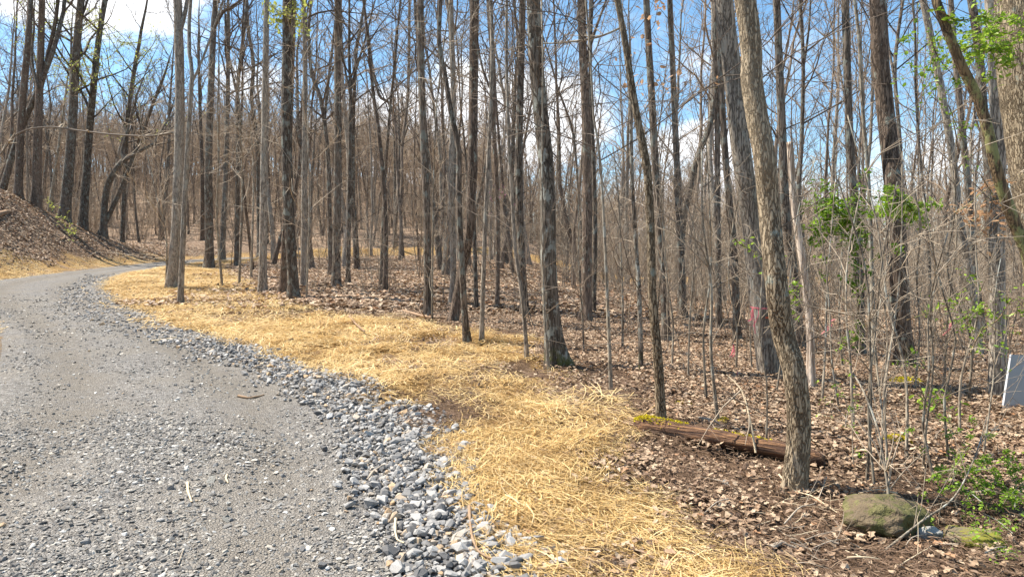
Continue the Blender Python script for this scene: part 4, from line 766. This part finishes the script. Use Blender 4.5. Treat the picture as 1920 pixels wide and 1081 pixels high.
for k, (xb, yb, xt, yt, wd) in enumerate(saps):
    r = np.random.default_rng(900 + k); p = hit_t(xb, yb); b0 = np.array([p[0], p[1], H1(p[0], p[1])]); q = at(xt, yt, p[1] + r.normal(0, .2)) - b0; rb = wd / 2 * p[1] / F
    P = spline([np.array([0, 0, -.05]), q * .33 + r.normal(0, .035, 3), q * .66 + r.normal(0, .05, 3), q, q * 1.35 + r.normal(0, .1, 3)], .15); T = root("sapling", b0, SL.get(k, "thin bare sapling stem rising from the sunlit leaf litter on the right"), "sapling", SG)
    rad = np.linspace(rb, rb * .4, len(P)); put("stem", trunk_mesh(P, rad, M["bark_sapling"], 7, .2, .05, r, name="stem"), T); tb = TB()
    for s in range(8):
        i = 3 + int(r.random() * (len(P) - 5)); az = r.random() * 6.28; Q = wander(P[i], [math.cos(az), math.sin(az), .9 + r.random()], .25 + .7 * r.random(), 5, .2, .05, r); tb.add(Q, np.linspace(rb * .4, .0014, 5), 4, .3)
        for u in range(4): k2 = 1 + int(r.random() * 3.99); tb.add(wander(Q[k2], unit(unit(Q[k2] - Q[k2 - 1]) + r.normal(0, .6, 3)), .1 + .3 * r.random(), 3, .2, .03, r), [.0025, .002, .001], 3, .6 + .4 * r.random())
    put("crown", tb.mesh("crown", M["twig_tan"]), T)
# bent arching stems that cross the right foreground
def arch(label, pix, Ys, w0, w1, mat="twig_tan", name="arching_stem", cat="branch", side=10, group=None):
    P = spline([at(x, y, Y_) for (x, y), Y_ in zip(pix, Ys)], .08); b0 = P[0].copy(); r = np.random.default_rng(len(label) + int(pix[0][0])); tb = TB(); rad = np.linspace(w0, w1, len(P)); tb.add(P - b0, rad, 8, .5); tb2 = TB()
    T = root(name, b0, label, cat, group); put("stem", tb.mesh("stem", M[mat]), T)
    for s in range(side):
        i = 2 + int(r.random() * (len(P) - 4)); dd = unit(unit(P[i] - P[i - 1]) + r.normal(0, .5, 3)); Q = wander(P[i] - b0, dd, .2 + .5 * r.random(), 4, .2, .03, r); tb2.add(Q, np.linspace(w1 * 1.1, .0014, 4), 3, .7)
        for u in range(2): tb2.add(wander(Q[2], unit(r.normal(0, 1, 3)), .2 * r.random() + .05, 3, .2, .0, r), [.0018, .0015, .001], 3, .9)
    if side: put("twigs", tb2.mesh("twigs", M["twig_tan"]), T, kind="stuff")
    return T
arch("long thin branch arching down right across the brush below the green vine", [(1500, 570), (1590, 590), (1650, 610), (1735, 685), (1800, 730)], [6, 6, 6, 6.1, 6.2], .006, .003)
arch("sapling bent into an S in front of the mossy boulder", [(1670, 1006), (1665, 920), (1655, 850), (1645, 800), (1620, 735), (1600, 700)], [4.1, 4.15, 4.2, 4.3, 4.4, 4.5], .010, .005, "bark_sapling", "bent_sapling", "sapling")
arch("straight sapling sprouting beside the S-bent one", [(1650, 880), (1655, 800), (1650, 740), (1640, 640), (1652, 560)], [4.7, 4.7, 4.8, 4.9, 5], .008, .004, "bark_sapling", "bent_sapling", "sapling")
arch("long pale branch rising right from the soil in front of the boulder", [(1660, 1030), (1730, 975), (1790, 930), (1830, 850), (1850, 780)], [3.75, 3.9, 4.1, 4.3, 4.5], .007, .003, "bark_sapling", "fallen_branch")
arch("pale hooked stem hanging in front of the log", [(1362, 702), (1390, 730), (1405, 780), (1417, 848)], [5.6, 5.5, 5.4, 5.3], .004, .009, "wood_pale", "hooked_stem", side=2)
arch("long white horizontal limb crossing the trunks high in the middle", [(1165, 52), (1120, 70), (1060, 80), (1000, 83), (950, 95)], [9.5, 9.6, 9.7, 9.8, 9.9], .016, .008, "bark_sapling", "side_limb", side=8)
arch("long drooping bare branch arching over the leafy bank at the left", [(0, 290), (35, 250), (90, 238), (150, 245), (210, 252), (280, 255), (330, 248)], [24, 24, 24, 23.5, 23, 22.5, 22.1], .024, .034, "twig_dark", "side_limb", side=16)
# ------------------------------------------------------------------ leafy vines and shrubs
def leafy(label, stems, n, sizex, mat, spread, cat="vine", name="climbing_vine", wood="bark_vine", group=None, w=.006, Y0=None, oval=True):
    r = np.random.default_rng(len(label) * 7 + n); allP = []; tb = TB(); b0 = None
    for pix, Ys in stems:
        if b0 is None:
            b0 = at(*pix[0], Ys[0] if hasattr(Ys, "__len__") else Ys)
        if not hasattr(Ys, "__len__"): Ys = [Ys + r.normal(0, .08) for _ in pix]
        P = spline([at(x, y, Y_) for (x, y), Y_ in zip(pix, Ys)], .08) - b0; tb.add(P, np.linspace(w, w * .4, len(P)), 5, .4); allP.append(P)
        for s in range(max(5, len(P) // 3)):
            i = 1 + int(r.random() * (len(P) - 2)); Q = wander(P[i], unit(unit(P[i] - P[i - 1]) + r.normal(0, .8, 3)), .15 + spread * 2.2 * r.random(), 4, .3, .0, r); tb.add(Q, [w * .4, w * .35, w * .3, w * .2], 3, .6); allP.append(Q); allP.append(Q[1:])
    T = root(name, b0, label, cat, group); put("stem", tb.mesh("stem", M[wood]), T); pts = np.concatenate(allP)
    V, Fq, Tn = [], [], []; off = 0; seeds = pts[r.integers(0, len(pts), max(3, n // 4))]
    for i in range(n):
        L = sizex * (.35 + 1.0 * r.random()); wv = L * .24; c = seeds[i % len(seeds)] + r.normal(0, sizex * .55, 3); e = np.array(Euler((r.normal(0, .7), r.normal(0, .5), r.random() * 6.28)).to_matrix())
        v = np.array([[0, 0, 0], [.3 * L, wv, .05 * L], [.7 * L, wv * .8, .03 * L], [L, 0, -.08 * L], [.7 * L, -wv * .8, .03 * L], [.3 * L, -wv, .05 * L], [.5 * L, 0, -.03 * L]]) @ e.T + c
        V.append(v); Fq.append(np.array([(0, 1, 6), (1, 2, 6), (2, 3, 6), (3, 4, 6), (4, 5, 6), (5, 0, 6)]) + off); off += 7; Tn.append(np.full(7, r.random() * .63))
    put("leaves", mk("leaves", np.concatenate(V), [np.concatenate(Fq)], [M[mat]], False, {"tone": np.concatenate(Tn)}), T, kind="stuff"); return T
LG = "leaf_green"
leafy("green vine wrapped round the dark trunk right of the snag, spreading leaves both ways", [([(1612, 650), (1608, 560), (1600, 480), (1598, 420), (1590, 370)], 8.2), ([(1603, 470), (1580, 430), (1560, 405), (1530, 395)], 8.1), ([(1600, 430), (1570, 390), (1550, 380), (1520, 430)], 8.0), ([(1606, 500), (1625, 450), (1600, 400), (1560, 440)], 8.2)], 2100, .056, LG, .26)
leafy("bright green vine spray across the stout brown trunk at eye height", [([(1640, 400), (1670, 385), (1700, 400), (1740, 380), (1765, 390)], 8.6), ([(1660, 410), (1690, 380), (1680, 365), (1720, 400)], 8.5)], 900, .062, LG, .2)
leafy("dense green leaves hanging from the vine stem in the upper right corner", [([(1762, 20), (1800, 40), (1840, 30), (1880, 45), (1920, 30)], 5.6), ([(1800, 100), (1830, 80), (1870, 60), (1910, 70)], 5.7), ([(1770, 60), (1790, 80), (1850, 50), (1890, 20)], 5.8), ([(1820, 110), (1860, 90), (1900, 85)], 5.6)], 1700, .042, LG, .2)
leafy("loose green sprigs on the tall left-leaning grey trunk", [([(1740, 60), (1760, 110), (1790, 150), (1760, 190)], 6.8), ([(1750, 90), (1745, 130), (1770, 170)], 6.9), ([(1780, 200), (1795, 240), (1810, 260)], 7.2)], 320, .04, LG, .16)
leafy("small green sprigs between the large smooth grey tree and the tan tree", [([(1375, 445), (1390, 460), (1412, 470), (1425, 500)], 6.5), ([(1500, 560), (1478, 545), (1490, 590)], 6.3)], 130, .045, LG, .08)
leafy("scattered thin green sprigs in front of the panel's grey trunk", [([(1820, 660), (1840, 620), (1870, 600), (1900, 560), (1920, 575)], 5.6), ([(1800, 600), (1830, 590), (1860, 585), (1900, 600)], 5.8), ([(1700, 200 + 400), (1790, 570), (1830, 555)], 6.2)], 420, .04, LG, .2)
leafy("cluster of papery tan dead leaves on a twig in the far right", [([(1790, 400), (1820, 380), (1850, 355), (1890, 345), (1915, 370)], 6.0), ([(1800, 430), (1830, 410), (1850, 395)], 6.1), ([(1840, 330), (1880, 390), (1915, 400)], 6.0)], 170, .06, "leaf_dry", .15, "dead leaves", "dead_leaf_spray")
leafy("few dry tan leaves on a high twig in front of the dark trunks", [([(1208, 90), (1215, 110), (1230, 150), (1260, 175)], 9.2), ([(1350, 150), (1375, 165), (1385, 170)], 9.3)], 40, .08, "leaf_dry", .12, "dead leaves", "dead_leaf_spray")
leafy("faint pink redbud blossom spray among the middle trunks", [([(918, 400), (922, 375), (930, 360)], 24), ([(925, 385), (945, 372), (935, 355)], 24)], 50, .05, "leaf_pink", .3, "blossom", "blossom_spray")
leafy("low green leafy shrub above the boulders in the lower right corner", [([(1850, 960), (1830, 910), (1790, 880), (1760, 890)], 4.4), ([(1880, 970), (1870, 900), (1850, 860), (1830, 880)], 4.5), ([(1900, 980), (1905, 910), (1890, 870), (1915, 850)], 4.4), ([(1860, 990), (1890, 930), (1915, 920)], 4.2), ([(1840, 940), (1800, 910), (1770, 920)], 4.3)], 2800, .024, LG, .16, "shrub", "leafy_shrub", "bark_sapling", w=.004)
leafy("small leafy green shoots in front of the mossy rocks at the corner", [([(1880, 1020), (1850, 1000), (1820, 990)], 3.75), ([(1900, 1000), (1870, 975), (1840, 960)], 3.8), ([(1750, 1000), (1730, 990), (1745, 975)], 3.9), ([(1850, 1040), (1880, 1030), (1910, 1040)], 3.6)], 420, .022, LG, .1, "shrub", "leafy_shrub", "bark_sapling", w=.003)
leafy("sparse green shoots climbing thin stems above the moss patch", [([(1600, 870), (1598, 800), (1605, 740), (1600, 700)], 4.9), ([(1585, 800), (1590, 770), (1603, 760)], 5)], 150, .025, LG, .07, "shrub", "leafy_shrub", "bark_sapling", w=.004)
for k, (x, y, lb) in enumerate([(1708, 688, "tuft of strappy green leaves at the foot of the stout brown trunk"), (1742, 752, "tuft of pointed green leaves in the litter left of the panel"), (1745, 765, "tiny green sprout just behind the pointed-leaf tuft"), (1590, 560, "green sprig beside the vine-wrapped trunk's base")]):
    p = hit_t(x, y + 8); leafy(lb, [([(x, y + 6), (x - 8, y - 6)], float(p[1])), ([(x + 3, y + 6), (x + 12, y - 8)], float(p[1]))], 70, .07, LG, .05, "plant", "green_tuft", "bark_sapling", w=.003)
leafy("yellow-green spring growth on the leafy bank at the left", [([(80, 395), (85, 380), (100, 390)], 31), ([(112, 420), (118, 412), (125, 418)], 29.5), ([(128, 440), (133, 434), (140, 438)], 28.5)], 140, .09, "leaf_bud", .2, "shrub", "budding_shrub", "bark_sapling")
leafy("yellow-green buds on thin branches high above the left bank", [([(130, 130), (170, 100), (200, 110), (250, 60)], 30), ([(150, 60), (190, 40), (230, 80), (290, 70)], 30), ([(140, 170), (180, 140), (215, 120)], 30)], 900, .07, "leaf_bud", .6, "branch", "budding_branch", "bark_far", w=.02)
leafy("tuft of yellow-green buds over the tallest thick trunk", [([(500, 5), (530, 25), (560, 35)], 18), ([(510, 30), (545, 20), (560, 10)], 18)], 260, .07, "leaf_bud", .25, "branch", "budding_branch", "bark_far", w=.01)
# ------------------------------------------------------------------ log, rocks, moss, panel, ribbons
def log_obj():
    a = hit_t(1190, 812); b = hit_t(1545, 872); za, zb = H1(a[0], a[1]), H1(b[0], b[1]); A = np.array([a[0], a[1], za + .07]); B = np.array([b[0], b[1], zb + .06]); r = np.random.default_rng(5)
    m, t, bs = newmat("rotten_wood"); tc = N(t, "ShaderNodeTexCoord"); mp = N(t, "ShaderNodeMapping"); t.links.new(tc.outputs["Object"], mp.inputs[0]); mp.inputs["Rotation"].default_value = (0, 0, -math.atan2((B - A)[1], (B - A)[0])); mp2 = vmath(t, "MULTIPLY", mp.outputs[0], (3, 45, 45))
    fb = noise(t, mp2, 1, 5, .65); sp = N(t, "ShaderNodeSeparateXYZ"); t.links.new(mp.outputs[0], sp.inputs[0]); c = ramp(t, fb, [(.35, (.03, .015, .01)), (.5, (.13, .065, .035)), (.65, (.36, .19, .09)), (.8, (.60, .42, .23))])
    t.links.new(c, bs.inputs["Base Color"]); bs.inputs["Roughness"].default_value = .9; t.links.new(bump(t, fb, .05), bs.inputs["Normal"])
    n, k = 60, 20; s = np.linspace(0, 1, n); ang = np.arange(k) * 2 * math.pi / k; D_ = B - A; L = np.linalg.norm(D_); dv = D_ / L; up = np.array([0, 0, 1.]); sd = np.cross(up, dv); sd /= np.linalg.norm(sd); up2 = np.cross(dv, sd)
    rad = .088 * (1 - .15 * s) * np.clip(np.minimum(s * 14 + .25, (1 - s) * 12 + .3), 0, 1) ** .5; ee = fbm(s[:, None] * 2.2, ang[None, :] * 1.3, 3) * .25 + fbm(s[:, None] * 5, ang[None, :] * 8, 3) * .22
    groove = -.35 * (np.abs(np.sin(ang * 4.5 + 2 * 1.3))[None, :] ** 8) * (fbm(s[:, None] * 4, ang[None, :], 2) > -.1); Rr = rad[:, None] * (1 + ee + groove * .5)
    C = A[None] + D_[None] * s[:, None] + up[None] * (.02 * np.sin(s * 3.1))[:, None]; V = C[:, None] + Rr[..., None] * (np.cos(ang)[None, :, None] * sd + np.sin(ang)[None, :, None] * up2 * .9); b0 = (A + B) / 2; V = V - b0
    idx = np.arange(n * k).reshape(n, k); q = np.stack([idx[:-1], np.roll(idx[:-1], -1, 1), np.roll(idx[1:], -1, 1), idx[1:]], -1).reshape(-1, 4); V = V.reshape(-1, 3); V = np.vstack([V, A - b0, B - b0])
    c1 = np.stack([idx[0], np.full(k, len(V) - 2), np.roll(idx[0], -1)], 1); c2 = np.stack([idx[-1], np.roll(idx[-1], -1), np.full(k, len(V) - 1)], 1)
    T = root("fallen_log", b0, "rotting reddish log lying behind the tan tree with yellow moss at its left end", "log"); put("log_body", mk("log_body", V, [q, c1, c2], [m]), T)
    mp_ = []; 
    for i in range(420):
        s_ = r.random() ** 1.5 * .30 if i < 360 else .45 + .3 * r.random(); a_ = math.pi / 2 + r.normal(0, .45 if i < 360 else .2); rr = np.interp(s_, s, rad) * 1.05; mp_.append(A + D_ * s_ + rr * (math.cos(a_) * sd + math.sin(a_) * up2) - b0)
    put("moss", tuft(np.array(mp_), 1800, .010, r), T, kind="stuff")
    # splintered shards at the broken left end
    tb = TB()
    for i in range(9): p = A - b0 + dv * .1 + sd * r.normal(0, .03) + up * r.normal(.0, .025); tb.add(np.array([p, p - dv * (.06 + .08 * r.random()), p - dv * (.16 + .06 * r.random()) + up * .01]), [.014, .010, .002], 4)
    put("splinters", tb.mesh("splinters", M["wood_stick"]), T)
def tuft(pts, n, size, r):
    V, Fq, Tn = [], [], []; off = 0
    for i in range(n):
        c = pts[int(r.random() * len(pts))] + r.normal(0, size * .5, 3) * [1, 1, .5]; d = unit(r.normal(0, .6, 3) + [0, 0, .8]); s = unit(np.cross(d, r.normal(0, 1, 3))); L = size * (.6 + r.random())
        V += [c - s * L * .35, c + s * L * .35, c + d * L]; Fq.append((off, off + 1, off + 2)); off += 3; Tn += [r.random() * .63] * 3
    return mk("moss", V, [np.array(Fq)], [M["moss"]], False, {"tone": Tn})
log_obj()
def boulder(label, px0, px1, pyb, hpx, mat, seed, name="boulder", depth=.8, cat="boulder", fwd=.75):
    p = hit_t((px0 + px1) / 2, pyb); Y_ = p[1]; wx = (px1 - px0) * Y_ / F; hz = hpx * Y_ / F; r = np.random.default_rng(seed); import bmesh as bm_
    b = bm_.new(); bm_.ops.create_icosphere(b, subdivisions=5, radius=1.0); cuts = [(unit(r.normal(size=3) * [1, 1, .8]), .62 + .2 * r.random()) for _ in range(13)]
    co_ = np.array([v.co[:] for v in b.verts])
    for n_, c_ in cuts: d = co_ @ n_; co_ = co_ - np.maximum(d - c_, 0)[:, None] * n_ * .92
    nz_ = fbm(co_[:, 0] * 2.5 + seed, co_[:, 1] * 2.5 + co_[:, 2] * 2, 4, .55); co_ = co_ * (1 + .14 * nz_)[:, None]
    nz_ = fbm(co_[:, 0] * 9 + seed, co_[:, 1] * 9 + co_[:, 2] * 8, 3, .55); co_ = co_ * (1 + .035 * nz_)[:, None]
    for v, c in zip(b.verts, co_): v.co = c * [wx / 1.9, wx / 1.9 * depth, hz * .55]
    for f in b.faces: f.smooth = True
    me = bpy.data.meshes.new(name); b.to_mesh(me); b.free(); me.materials.append(M[mat]); yy = Y_ + wx / 1.8 * depth * fwd; o = put(name, me, None, (p[0], yy, H1(p[0], yy) + hz * .16)); tag(o, label, cat); return o, p, yy, wx, hz
bo = boulder("mossy brown boulder half buried behind the bent sapling", 1603, 1782, 1000, 86, "boulder", 3)
o2 = boulder("smaller mossy rock under the green shrub in the lower right corner", 1790, 1905, 1012, 62, "mossy_rock", 8, "rock", .8, "rock")
o3 = boulder("pale grey lichened stone at the right foot of the mossy boulder", 1716, 1772, 1000, 34, "lichen_grey", 12, "rock", .5, "rock", .2)
for q in range(26):
    a = rng.random() * 6.28; p_ = bo[1]; xx = p_[0] + bo[3] * .56 * math.cos(a) * (1 + .25 * rng.random()); yy_ = bo[2] + bo[3] * .47 * math.sin(a) * (1 + .3 * rng.random())
    put("leaf", leafm[q % 10], ground, (xx, yy_, float(SURF(xx, yy_)[0]) + .02), (rng.normal(0, .4), rng.normal(0, .4), rng.random() * 6.28), float(.8 + .6 * rng.random()))
def small_rock(label, px, py, wpx, mat="wood_pale", hk=.6, name="rock"):
    p = hit_t(px, py); s = wpx * p[1] / F; me = stone_mesh("rock", int(px), M[mat], .7, 2); o = put(name, me, None, (p[0], p[1], float(SURF(p[0], p[1])[0]) + s * hk * .3), (rng.normal(0, .2), rng.normal(0, .2), rng.random() * 6), (s, s * .8, s * hk)); tag(o, label, "rock")
small_rock("pale angular rock on the dark soil left of the tan tree", 1360, 908, 24, "lichen_grey")
small_rock("light rock in the straw near the soil, left of the log", 957, 915, 20, "lichen_grey"); small_rock("little rock right beside the light one in the straw", 990, 909, 14, "chip")
small_rock("flat pale stone pressed into the gravel at the left", 135, 920, 28, "lichen_grey", .2, "flat_stone"); small_rock("flat blue-grey stone in the road below the bark chip", 425, 990, 26, "lichen_grey", .2, "flat_stone"); small_rock("whitish flat stone near the lower edge of the road", 425, 1004, 20, "chip", .2, "flat_stone"); small_rock("wide flat stone above the bark chip on the road", 395, 918, 34, "lichen_grey", .12, "flat_stone")
def moss_patch(label, px, py, wpx, n, hk=.5):
    r = np.random.default_rng(int(px)); p = hit_t(px, py); s = wpx * p[1] / F / 2; a = r.random(900) * 6.28; q = np.sqrt(r.random(900)); x = s * q * np.cos(a); y = s * .8 * q * np.sin(a); pt = np.stack([x, y, (1 - q ** 2) * s * hk + .005], 1)
    T = put("moss_patch", tuft(pt, n, .016, r), None, (p[0], p[1], H1(p[0], p[1])), kind="stuff"); tag(T, label, "moss")
moss_patch("bright yellow moss cushion in the leaf litter between thin saplings", 1680, 838, 50, 2600)
moss_patch("yellow-green moss behind the log's middle, by thin stems", 1355, 802, 20, 500, .3); moss_patch("yellow-green moss on the ground right of the stout brown trunk", 1700, 722, 60, 1200, .25); moss_patch("small moss spot at the foot of the tan tree's neighbours", 1280, 765, 30, 500, .2)
# grey panel leaning by the trunk
def panel():
    p = hit_t(1905, 776); Y_ = p[1]; q = [at(1878, 776, Y_), at(1895, 664, Y_ + .12), at(1972, 668, Y_ + .12), at(1962, 772, Y_)]; b0 = q[0].copy(); q = [v - b0 for v in q]; nrm = unit(np.cross(q[3] - q[0], q[1] - q[0])); th_ = .018
    T = root("leaning_panel", b0, "grey sheet panel with a white edge leaning in the brush at the right edge", "panel"); Vf = [v for v in q] + [v - nrm * th_ for v in q]; f = [(0, 1, 2, 3), (7, 6, 5, 4), (0, 4, 5, 1), (1, 5, 6, 2), (2, 6, 7, 3), (3, 7, 4, 0)]
    put("sheet", mk("sheet", Vf, [f], [M["panel"]], False), T); tb = TB()
    for a, b in ((q[0], q[1]), (q[1], q[2]), (q[2], q[3]), (q[3], q[0])):
        if a is not q[0]: continue
        tb2 = TB(); tb2.add(np.array([a, (a + b) / 2, b]), .010, 4); put("edge_trim", tb2.mesh("edge_trim", M["panel_edge"], False), T)
panel()
# flagging tape
def ribbon(pts, wd, r, n=16, wave=.012):
    P = spline(pts, .03); n = len(P); t = np.gradient(P, axis=0); t /= np.linalg.norm(t, axis=1, keepdims=True); a = np.cumsum(r.normal(0, .35, n)) + r.random() * 3; u = np.cross(t, [0, 1, 0]); u /= np.linalg.norm(u, axis=1, keepdims=True) + 1e-6; v = np.cross(t, u)
    s = np.cos(a)[:, None] * u + np.sin(a)[:, None] * v; return P + s * wd / 2, P - s * wd / 2
def ribbons(label, parts, mat="ribbon", wd=.015, name="flagging_tape", cat="ribbon"):
    r = np.random.default_rng(len(label)); b0 = np.array(parts[0][0]); T = root(name, b0, label, cat, "pink flagging tapes tied in the brush")
    for k, pts in enumerate(parts):
        A, B = ribbon([np.array(p) - b0 for p in pts], wd, r); n = len(A); V = np.stack([A, B], 1).reshape(-1, 3); f = [(2 * j, 2 * j + 1, 2 * j + 3, 2 * j + 2) for j in range(n - 1)]
        put("tail", mk("tail", V, [f], [M[mat]], True, {"tone": np.full(len(V), .3 * r.random())}), T)
    return T
gb = GREY.location; Yg = gb[1] - .2
RT = ribbons("bunch of pink tape streamers tied to the large smooth grey tree", [[at(1411, 578, Yg), at(1412, 590, Yg - .03), at(1406, 610, Yg - .03)], [at(1411, 578, Yg), at(1414, 600, Yg - .05), at(1416, 625, Yg - .04)], [at(1411, 580, Yg), at(1408, 585, Yg), at(1410, 600, Yg)], [at(1420, 575, Yg), at(1422, 590, Yg - .04), at(1412, 612, Yg - .02)], [at(1411, 577, Yg), at(1410, 596, Yg), at(1402, 602, Yg)]])
def wrap(cx_, cy_, pxw, col, lab_):
    """a loop of tape round the trunk"""
    c = at(cx_, cy_, gb[1]); rr = pxw / 2 * gb[1] / F + .006; a = np.linspace(0, 6.283, 33); V = []
    for q in a: V += [[rr * math.cos(q), rr * math.sin(q), .009 + .012 * math.sin(q * 1)], [rr * math.cos(q), rr * math.sin(q), -.009 + .012 * math.sin(q)]]
    o = put("tape_loop", mk("tape_loop", V, [[(2 * j, 2 * j + 1, 2 * j + 3, 2 * j + 2) for j in range(32)]], [M[col]], True, {"tone": np.full(66, .2)}), None, c); o["label"] = lab_; o["category"] = "ribbon"; o["group"] = "pink flagging tapes tied in the brush"
wrap(1426, 575, 36, "ribbon", "upper pink loop of tape round the large smooth grey tree"); wrap(1429, 592, 36.5, "ribbon_orange", "orange-red loop of tape round the large smooth grey tree, below the pink one")
def hang(label, pix, Y_): ribbons(label, [[at(x, y, Y_ + .02 * k) for k, (x, y) in enumerate(q)] for q in pix], wd=.015)
hang("pink ribbon tied on a sapling between the snag and the vine-wrapped trunk", [[(1567, 598), (1556, 610), (1540, 626)], [(1567, 598), (1560, 600), (1548, 618)], [(1560, 608), (1550, 620), (1545, 622)]], 8.0)
hang("pink ribbon tied on a thin sapling right of the stout brown trunk", [[(1787, 602), (1780, 616), (1768, 628)], [(1787, 602), (1782, 606), (1778, 620)]], 7.4)
hang("pink ribbon hanging low in the litter left of the tan tree", [[(1375, 645), (1374, 658), (1368, 668)], [(1375, 645), (1377, 660), (1375, 668)], [(1375, 650), (1372, 662), (1373, 670)]], 8.6)
hang("tiny piece of pink tape lowest on the leaf litter left of the tan tree", [[(1382, 694), (1383, 700), (1382, 706)]], 8.4)
# stakes that carry the two loose low ribbons
# ------------------------------------------------------------------ sticks and chips lying about
def stick(label, pix, w0, mat="wood_stick", lift=.012, name="fallen_stick", cat="stick", group=None, side=0):
    P = []
    for x, y in pix: p = hit_t(x, y); P.append([p[0], p[1], float(SURF(p[0], p[1])[0]) + lift])
    P = spline(P, .04); r = np.random.default_rng(int(pix[0][0] * 3 + pix[0][1])); P[:, 2] += r.normal(0, .0015, len(P)); rad = w0 * (1 - .5 * np.linspace(0, 1, len(P))) * (1 + .15 * r.normal(size=len(P))); b0 = P[0].copy(); tb = TB(); tb.add(P - b0, rad, 7, .5)
    for s in range(side):
        i = 1 + int(r.random() * (len(P) - 2)); dd = unit(P[min(i + 1, len(P) - 1)] - P[i] + r.normal(0, .03, 3)) + np.array([0, 0, .25]); tb.add(wander(P[i] - b0, dd, .15 + .2 * r.random(), 4, .25, 0, r), [w0 * .45, w0 * .35, w0 * .3, w0 * .15], 4, .7)
    o = put(name, tb.mesh(name, M[mat]), None, b0); return tag(o, label, cat, group)
stick("curved reddish root lying on the coarse stones at the bottom", [(880, 965), (882, 1000), (888, 1035), (905, 1060), (945, 1068)], .011, "wood_stick", .035, side=1)
stick("bone-pale stick standing out on the stones left of the curved root", [(742, 1000), (741, 1020), (745, 1040), (758, 1048)], .009, "wood_pale", .03)
stick("short bent branch on the coarse stones near the road side", [(688, 922), (703, 905), (722, 893), (735, 893)], .010, "wood_grey", .03)
stick("pale peeled bark chip lying on the crushed gravel", [(352, 924), (353, 938), (360, 960)], .011, "wood_pale", .006, "bark_chip", "bark chip")
stick("small pale chip right of the long bark chip on the gravel", [(426, 904), (424, 912), (428, 920)], .009, "wood_pale", .006, "bark_chip", "bark chip")
stick("dark twig lying across the gravel where the coarse stones begin", [(447, 750), (470, 752), (495, 747)], .016, "wood_stick", .01)
stick("thin stick on the gravel at the bottom left of the road", [(335, 1081), (340, 1065), (345, 1052)], .004, "wood_grey", .01)
stick("thin grey branch lying on the pale gravel far up the road", [(283, 645), (300, 643), (332, 640)], .02, "wood_pale", .01)
stick("forked dead branch poking from the straw below the left trees", [(655, 600), (668, 618), (684, 636)], .022, "wood_stick", .12, side=2)
stick("dark dead branch lying flat on the straw", [(665, 636), (690, 640), (712, 643)], .02, "wood_stick", .02)
stick("short stick end poking out of the straw right of centre", [(1128, 912), (1140, 900), (1150, 893)], .008, "wood_grey", .03)
stick("split grey wood piece on the soil near the bottom right", [(1445, 1026), (1465, 1018), (1492, 1020)], .02, "wood_grey", .012, "wood_piece", "wood")
stick("thick short stick on the soil left of the tan tree", [(1318, 928), (1345, 930), (1375, 936)], .010, "wood_stick", .012)
stick("dark rotten stick in front of the log beside the tan tree", [(1405, 893), (1430, 891), (1456, 888)], .014, "wood_stick", .012)
stick("long straight pale twig on the soil right of the tan tree's foot", [(1460, 900), (1490, 915), (1520, 930), (1570, 958)], .006, "wood_pale", .05, side=3)
stick("crossed thin twig pointing up right on the soil", [(1470, 990), (1500, 965), (1530, 940), (1550, 908)], .005, "wood_grey", .07, side=2)
stick("long fallen dark pole behind the trunks left of centre", [(725, 566), (780, 570), (830, 577)], .05, "wood_stick", .05); stick("mossy fallen pole behind the left group of trunks", [(470, 523), (560, 524), (640, 526)], .06, "wood_stick", .06)
stick("dark fallen branch by the foot of the rough trunk at the brushy corner", [(755, 583), (800, 600), (835, 600)], .04, "wood_stick", .06, side=3); stick("dark fallen limb lying up on the leafy bank", [(95, 442), (115, 452), (122, 447)], .08, "wood_stick", .05)
stick("dark weathered log end on the left bank near the picture's edge", [(-10, 405), (5, 402), (20, 400)], .16, "wood_stick", .06)
stick("long thin fallen branch in the litter behind the moss cushion", [(1740, 712), (1790, 722), (1855, 728)], .03, "wood_stick", .03, side=2)
FG = "thin dead twigs strewn on the dark soil at the bottom right"
for k in range(46):
    x = 1200 + 680 * rng.random(); y = 905 + 165 * rng.random()
    if x < 1250 + (y - 900) * 1.5: x += 180
    a = rng.normal(0, .6) + (math.pi if rng.random() < .5 else 0); L = 25 + 60 * rng.random()
    stick("thin dead twig among others strewn over the dark soil", [(x, y), (x + L * .5 * math.cos(a) + rng.normal(0, 4), min(y + L * .25 * math.sin(a), 1075)), (x + L * math.cos(a), min(1078, y + L * .5 * math.sin(a)))], .0022 + .003 * rng.random(), ["wood_grey", "wood_pale", "wood_stick"][k % 3], .03 + .03 * rng.random(), "dead_twig", "twig", FG, side=int(rng.integers(0, 3)))
for k in range(26):       # dead sticks in the litter further back
    x = 1080 + 780 * rng.random(); y = 640 + 200 * rng.random(); a = rng.normal(0, .5); L = 30 + 50 * rng.random()
    stick("grey dead stick lying in the sunlit leaf litter under the trees", [(x, y), (x + L * .5 * math.cos(a), y + L * .2 * math.sin(a)), (x + L * math.cos(a), y + L * .3 * math.sin(a))], .006 + .008 * rng.random(), ["wood_grey", "wood_stick"][k % 2], .03, "dead_stick", "stick", "dead sticks in the leaf litter", side=2)
